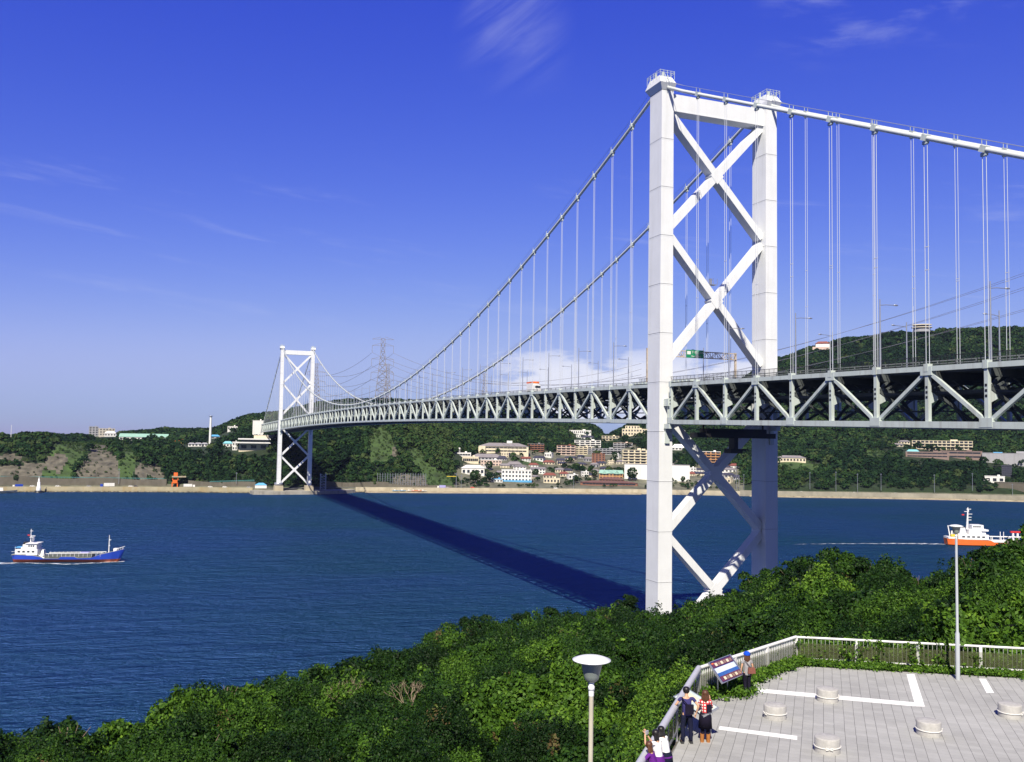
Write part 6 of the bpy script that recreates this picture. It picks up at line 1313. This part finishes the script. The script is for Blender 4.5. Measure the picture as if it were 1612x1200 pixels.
# woman with the blue cap
p = onz(1176, 1094, PZ); aw2 = math.atan2(*(p-CAM)[1::-1]); t, hk, k = person(tuple(p), aw2+.35, 'woman in bright blue cap, grey tunic and black leggings reading the board', 1.60, True, GRT, BLK, (((.0, .23, 1.14), (.06, .24, .90)), ((-.02, -.24, 1.14), (.05, -.22, .90))), ('long', HAIRB), tunic=.16, shoe=TAN, stance=.08)
mb = MB(); mb.lathe([(.120, -.01), (.128, .03), (.118, .075), (.07, .125), (.0, .14)], (hk.x-.015, hk.y, hk.z), 20); mb.box((hk.x+.13, hk.y, hk.z+.012), (.13, .17, .02)); mb.build('cap', BLUH, t)
mb = MB(); mb.box((-.16, -.12, .97), (.12, .30, .22), taper=.85); b_ = mb.build('handbag', BRL, t); mb = MB(); mb.tube([(-.12, .14, 1.36), (-.16, .0, 1.18), (-.17, -.10, 1.05)], .012, 6); mb.build('strap', BLK, b_)
# three people at the lower left of the railing
def foot(x, y, z): q = onz(x, y, PZ+z); return (q[0], q[1], PZ)
out = math.atan2(-(RB-RCc)[0], (RB-RCc)[1]); out = out if math.cos(out-away) > 0 else out+math.pi
t, hk, k = person(foot(1049, 1150, 1.52), out-.5, 'woman in white blouse with purple hem and dark skirt bending over the railing', 1.58, True, WHC, JEAN, (((.16, .20, 1.15), (.34, .16, 1.12)), ((.14, -.20, 1.16), (.34, -.12, 1.14))), ('medium', HAIRK), lean=.28, sleeves='long', skirt=.60, legm=BLK, stance=.08)
mb = MB(); mb.lathe([(.178*k, .90*k), (.192*k, .87*k), (.192*k, .85*k)], n=20, sy=1.1); mb.build('purple_hem', PUR, t)
t, hk, k = person(foot(1037, 1156, 1.54), out-.25, 'woman in white shirt raising a camera to her face at the railing', 1.62, True, WHC, PUR, (((.28, .22, 1.30), (.32, .10, 1.58)), ((.20, -.20, 1.20), (.32, -.04, 1.50))), ('medium', HAIRK), lean=.12, skirt=.5, legm=BLK, stance=.08)
mb = MB(); mb.box((hk.x+.24, hk.y+.03, hk.z-.02), (.06, .14, .09)); mb.tube([(hk.x+.26, hk.y+.03, hk.z-.02), (hk.x+.33, hk.y+.03, hk.z-.02)], .03, 10); mb.build('camera', SILV, t)
t, hk, k = person(foot(1030, 1173, 1.47), out-.15, 'woman in deep purple top leaning on the railing at the bottom edge', 1.52, True, PUR, BLK, (((.22, .30, 1.16), (.34, .12, 1.10)), ((.14, -.24, 1.16), (.32, -.12, 1.10))), ('medium', HAIRB), lean=.22, sleeves='long', skirt=.5, legm=BLK, stance=.08)

# ------------------------------------------------------------------ ships
def hull(L_, B_, stations, mats, t, wl_h):
    """stations: (x fraction, half beam fraction, sheer z, keel rise); colours split at the boot top"""
    mb = MB(); rows = []
    for x, hb, sz, ov in stations:
        b = hb*B_/2; x_ = x*L_; rows.append([(x_-ov, -b*.55, -.6), (x_-ov*.6, -b*.96, wl_h), (x_, -b, sz), (x_, b, sz), (x_-ov*.6, b*.96, wl_h), (x_-ov, b*.55, -.6)])
    for i in range(len(rows)-1):
        for j in range(5):
            n = len(mb.v); mb.v += [rows[i][j], rows[i+1][j], rows[i+1][j+1], rows[i][j+1]]; mb.f.append([n, n+1, n+2, n+3]); mb.m.append((1, 0, 2, 0, 1)[j]); mb.smooth.append(False)
    for r_, rev in ((rows[0], False), (rows[-1], True)): n = len(mb.v); mb.v += r_; f = list(range(n, n+6)); mb.f.append(f[::-1] if rev else f); mb.m.append(0); mb.smooth.append(False)
    return mb.build('hull', mats, t)
# blue coaster heading right
sA, sB = onz(20, 884, 0), onz(197, 884, 0); d = sB-sA; Ls = float(np.hypot(*d[:2]))*.985; rz = math.atan2(d[1], d[0])
t = empty('cargo_ship', tuple((sA+sB)/2), rz, 'blue and red coastal cargo ship with white bridge aft sailing right', 'cargo ship'); t.location.z = 0
hull(Ls, 8., [(-.5, .55, 3.3, -.6), (-.46, .85, 3.3, 0), (-.30, 1, 3.0, 0), (-.235, 1, 2.4, 0), (-.20, 1, 1.75, 0), (-.07, 1, 1.75, 0), (-.05, 1, 2.5, 0), (.07, 1, 2.5, 0), (.10, 1, 1.9, 0), (.22, 1, 2.1, 0), (.30, .92, 3.4, 0), (.40, .62, 4.5, .8), (.47, .28, 5.2, 1.6), (.5, .04, 5.5, 2.6)], [BLUEP, REDP, SHIPG], t, 1.35)
def bx(name, m, x, z, l, w_, h, par=None, y=0, **k): b = MB(); b.box((x*Ls, y, z+h/2), (l, w_, h), **k); return b.build(name, m, par or t)
q = bx('deckhouse', SHIPW, -.365, 3.1, 9.2, 6.4, 2.5)
for k_ in range(4): 
    for s in (-1, 1): bx('window', GLS, -.43+k_*.042, 4.3, 1.0, .06, .7, q, s*3.23)
bx('poop_deck', SHIPG, -.43, 3.2, 6, 6.6, .3); q = bx('wheelhouse', SHIPW, -.325, 5.6, 4.4, 5.6, 2.4); [bx('window', GLS, -.345+.02*k_, 6.7, .55, .06, .7, q, s*2.83) for k_ in range(3) for s in (-1, 1)]; bx('bridge_wing', SHIPW, -.32, 8.0, 5.2, 6.6, .25)
bx('upper_house', SHIPW, -.375, 5.6, 4, 5, .9); bx('awning', BLUEL, -.445, 6.2, 3., 4., .2); bx('funnel', BLACK, -.395, 6.4, 1.9, 2., 2.2, taper=.85); bx('funnel_band', SHIPW, -.395, 6.6, 1.96, 2.06, .9)
b = MB(); b.tube([(-.355*Ls, 0, 8), (-.355*Ls, 0, 14.2)], [.22, .1], 8); b.box((-.35*Ls, 0, 13.3), (1.2, .2, .2)); b.box((-.345*Ls, 0, 10.6), (1.6, 1.6, .15)); b.box((-.33*Ls, 0, 9.8), (.15, 1.8, 1.4)); b.build('mast', SHIPW, t)
bx('flag', REDC, -.375, 11.2, 1.0, .05, .5); bx('radar', SHIPW, -.335, 11.0, 1.8, .2, .25)
b = MB(); b.tube([(.355*Ls, 0, 3), (.355*Ls, 0, 11.6)], [.25, .12], 8); b.box((.362*Ls, 0, 9.5), (.9, .2, .3)); b.box((.36*Ls, 0, 7), (.5, .6, .2)); b.build('fore_mast', SHIPW, t)
HAT = mat('hatch_dark', (.10, .11, .10), .7, var=.3, vscale=.5)
bx('hatch_cover', HAT, .03, 1.9, 17, 5.4, 1.5); bx('hatch_cover', HAT, -.14, 1.5, 8, 5., 1.2); b = MB(); b.tube([(-.2*Ls, -2, 3.6), (.32*Ls, -2, 4.0)], .14, 6); b.tube([(-.2*Ls, 2, 3.6), (.32*Ls, 2, 4.0)], .14, 6)
for k_ in range(14): b.box((-.2*Ls+k_*1.8, -3.6, 3.2), (.1, .1, 1.3)); b.box((-.2*Ls+k_*1.8, 3.6, 3.2), (.1, .1, 1.3))
b.build('pipe_rail', SHIPW, t); bx('davit', SHIPW, -.235, 2.6, 1.4, 4, 2.6, taper=.5); b = MB(); b.beam((-.25*Ls, -3.4, 3.3), (-.20*Ls, -3.4, 1.9), .4, .4); b.build('gangway', SHIPW, t); bx('tarpaulin', LILAC, .14, 3.6, 3.6, 3, .5)
b = MB(); b.tube([(.41*Ls, -2., 5.2), (.5*Ls, -.1, 6.7)], .08, 5); b.tube([(.41*Ls, 2., 5.2), (.5*Ls, .1, 6.7)], .08, 5); [b.box((x_*Ls, y_, z_), (.1, .1, 1.2)) for x_, y_, z_ in ((.42, -1.9, 5.), (.45, -1.4, 5.5), (.48, -.7, 5.9), (.42, 1.9, 5.), (.45, 1.4, 5.5), (.48, .7, 5.9))]; b.build('bow_rail', SHIPW, t); bx('windlass', SHIPW, .42, 4.6, 1.6, 2.4, 1.2)
b = MB(); b.tube([(-.5*Ls, -2.6, 4.6), (-.42*Ls, -3.2, 4.6)], .06, 5); b.tube([(-.5*Ls, 2.6, 4.6), (-.42*Ls, 3.2, 4.6)], .06, 5); b.tube([(-.49*Ls, 0, 3), (-.49*Ls, 0, 6.4)], .1, 5); b.build('stern_rail', SHIPW, t)
# orange tanker going right, its bow behind the hill
s1, s2 = onz(1488, 857.5, 0), onz(1580, 859.5, 0); d = s2-s1; rz = math.atan2(d[1], d[0]); Lt = 62.; c = s1+d/np.linalg.norm(d)*Lt/2; Ls = Lt
t = empty('tanker', (c[0], c[1], 0), rz, 'orange tanker with white superstructure aft, partly hidden by the hill', 'tanker')
hull(Lt, 10., [(-.5, .5, 3.9, -1.), (-.46, .85, 3.9, 0), (-.28, 1, 3.5, 0), (-.12, 1, 3.3, 0), (-.09, 1, 2.2, 0), (.05, 1, 2.0, 0), (.08, 1, 2.2, 0), (.34, .95, 3.2, 0), (.44, .6, 4.6, 1.), (.5, .05, 5.4, 2.4)], [ORANGE, ORANGE, SHIPG], t, .5)
bx('poop_bulwark', SHIPW, -.46, 3.8, 4, 6.6, 1.); q = bx('deckhouse', SHIPW, -.27, 3.6, 17, 8, 2.8)
for k_ in range(5):
    for s in (-1, 1): bx('window', GLS, -.36+k_*.045, 4.7, 1.6, .06, .8, q, s*4.03)
q = bx('bridge_block', SHIPW, -.23, 6.4, 9.5, 7, 2.8, taper=.92); q = bx('wheelhouse', SHIPW, -.225, 9.2, 6.5, 6.4, 2.6); [bx('window', GLS, -.26+.018*k_, 10.5, .8, .06, .8, q, s*3.23) for k_ in range(4) for s in (-1, 1)]
bx('bridge_wing', SHIPW, -.165, 8.4, 3.6, 8.4, 1.0); bx('funnel', SHIPW, -.345, 6.4, 3.2, 2.6, 3.6, taper=.8); bx('funnel_top', BLACK, -.345, 10., 2.5, 2.0, .5)
b = MB(); b.tube([(-.30*Lt, 0, 9), (-.29*Lt, 0, 21.5)], [.7, .3], 8); [b.box((-.29*Lt+a_, 0, z_), (2.6, .5, .3)) for a_, z_ in ((.4, 20.6), (-.8, 19.2), (1., 17.8), (.6, 16.), (.5, 14.4))]; b.box((-.29*Lt, 0, 19.9), (.8, .8, .8)); b.build('mast', SHIPW, t); bx('flag', REDC, -.335, 17., 1.4, .06, .7)
b = MB(); b.beam((-.455*Lt, 0, 4), (-.475*Lt, 0, 11.), .5, .5); b.tube([(-.44*Lt, 0, 4), (-.44*Lt, 0, 8)], .5, 6); b.build('stern_crane', SHIPW, t); bx('lifeboat', YEL, -.43, 5., 4., 1.6, 1.2, y=-2)
b = MB(); [b.tube([(-.1*Lt, y_, 5.2), (.34*Lt, y_, 5.2)], .2, 6) for y_ in (-1, 0, 1)]; [b.box((x_*Lt, 0, 4.2), (.2, 2.6, 2.2)) for x_ in (-.08, 0, .08, .16, .24, .32)]; b.build('deck_pipes', SHIPW, t)
for x_ in (.0, .03, .22): b = MB(); b.tube([(x_*Lt, 0, 3), (x_*Lt, 0, 8)], .2, 6); b.build('vent_post', SHIPW, t)
b = MB(); b.box((.115*Lt, 0, 5.), (.9, .9, 5.)); b.box((.155*Lt, 0, 5.), (.9, .9, 5.)); b.build('derrick_post', SHIPW, t); bx('derrick_head', REDC, .135, 7.6, 5.4, 1.4, .9)
bx('tank_cover', SHIPW, .02, 2.3, 22, 7.8, .9)
# foam along the hulls and wakes: thin torn sheets on the water
def foam_mat():
    m = mat('foam', (.75, .78, .80), .9); nt = m.node_tree; N = nt.nodes.new; L = nt.links.new; b = nt.nodes['Principled BSDF']; tc = N('ShaderNodeTexCoord'); mp = N('ShaderNodeMapping'); mp.inputs['Scale'].default_value = (.18, .9, 1); L(tc.outputs['Object'], mp.inputs[0])
    n = N('ShaderNodeTexNoise'); n.inputs['Scale'].default_value = 1.2; n.inputs['Detail'].default_value = 8; n.inputs['Roughness'].default_value = .7; L(mp.outputs[0], n.inputs[0]); r = N('ShaderNodeMapRange'); r.inputs[1].default_value = .46; r.inputs[2].default_value = .58; L(n.outputs[0], r.inputs[0]); L(r.outputs[0], b.inputs['Alpha']); return m
FOAM = foam_mat()
def wake(name, a, b_, w0, w1, nseg=14):
    a, b_ = Vector((a[0], a[1], 0)), Vector((b_[0], b_[1], 0)); d = b_-a; L_ = d.length; rz = math.atan2(d.y, d.x); mb = MB(); vs = []
    for k_ in range(nseg+1): f = k_/nseg; ww = (w0+(w1-w0)*f)*(1+.25*math.sin(k_*2.3)); y = .6*math.sin(k_*1.1); vs += [(L_*f, y-ww/2, .06), (L_*f, y+ww/2, .06)]
    mb.add(vs, [(2*k_, 2*k_+2, 2*k_+3, 2*k_+1) for k_ in range(nseg)]); o = mb.build(name, FOAM, None, tuple(a), rz); o.location.z = .0; return tag(o, kind='stuff')
wake('wake_foam', onz(24, 886.5, 0), onz(-60, 890, 0), 3.5, 9); wake('bow_foam', onz(196, 884, 0), onz(110, 888.5, 0), 1.8, 2.6); wake('bow_foam', onz(110, 888.5, 0), onz(22, 886, 0), 2.2, 1.6)
wake('wake_foam', onz(1492, 857, 0), onz(1440, 856, 0), 3, 5); wake('wake_foam', onz(1440, 856, 0), onz(1330, 856, 0), 4, 1.5); wake('wake_foam', onz(1330, 856, 0), onz(1250, 857, 0), 1.5, .5)
HAZE = 3e-5

# ------------------------------------------------------------------ light summer haze over the strait
hz = MB(); hz.box((850, 0, 157), (4300, 6600, 326)); hm = bpy.data.materials.new('haze'); hm.use_nodes = True; nt = hm.node_tree; nt.nodes.clear(); o = nt.nodes.new('ShaderNodeOutputMaterial'); v = nt.nodes.new('ShaderNodeVolumePrincipled')
v.inputs['Color'].default_value = (.62, .74, 1., 1); v.inputs['Density'].default_value = HAZE; v.inputs['Anisotropy'].default_value = .2; nt.links.new(v.outputs[0], o.inputs['Volume'])
tag(hz.build('haze', hm), kind='stuff')
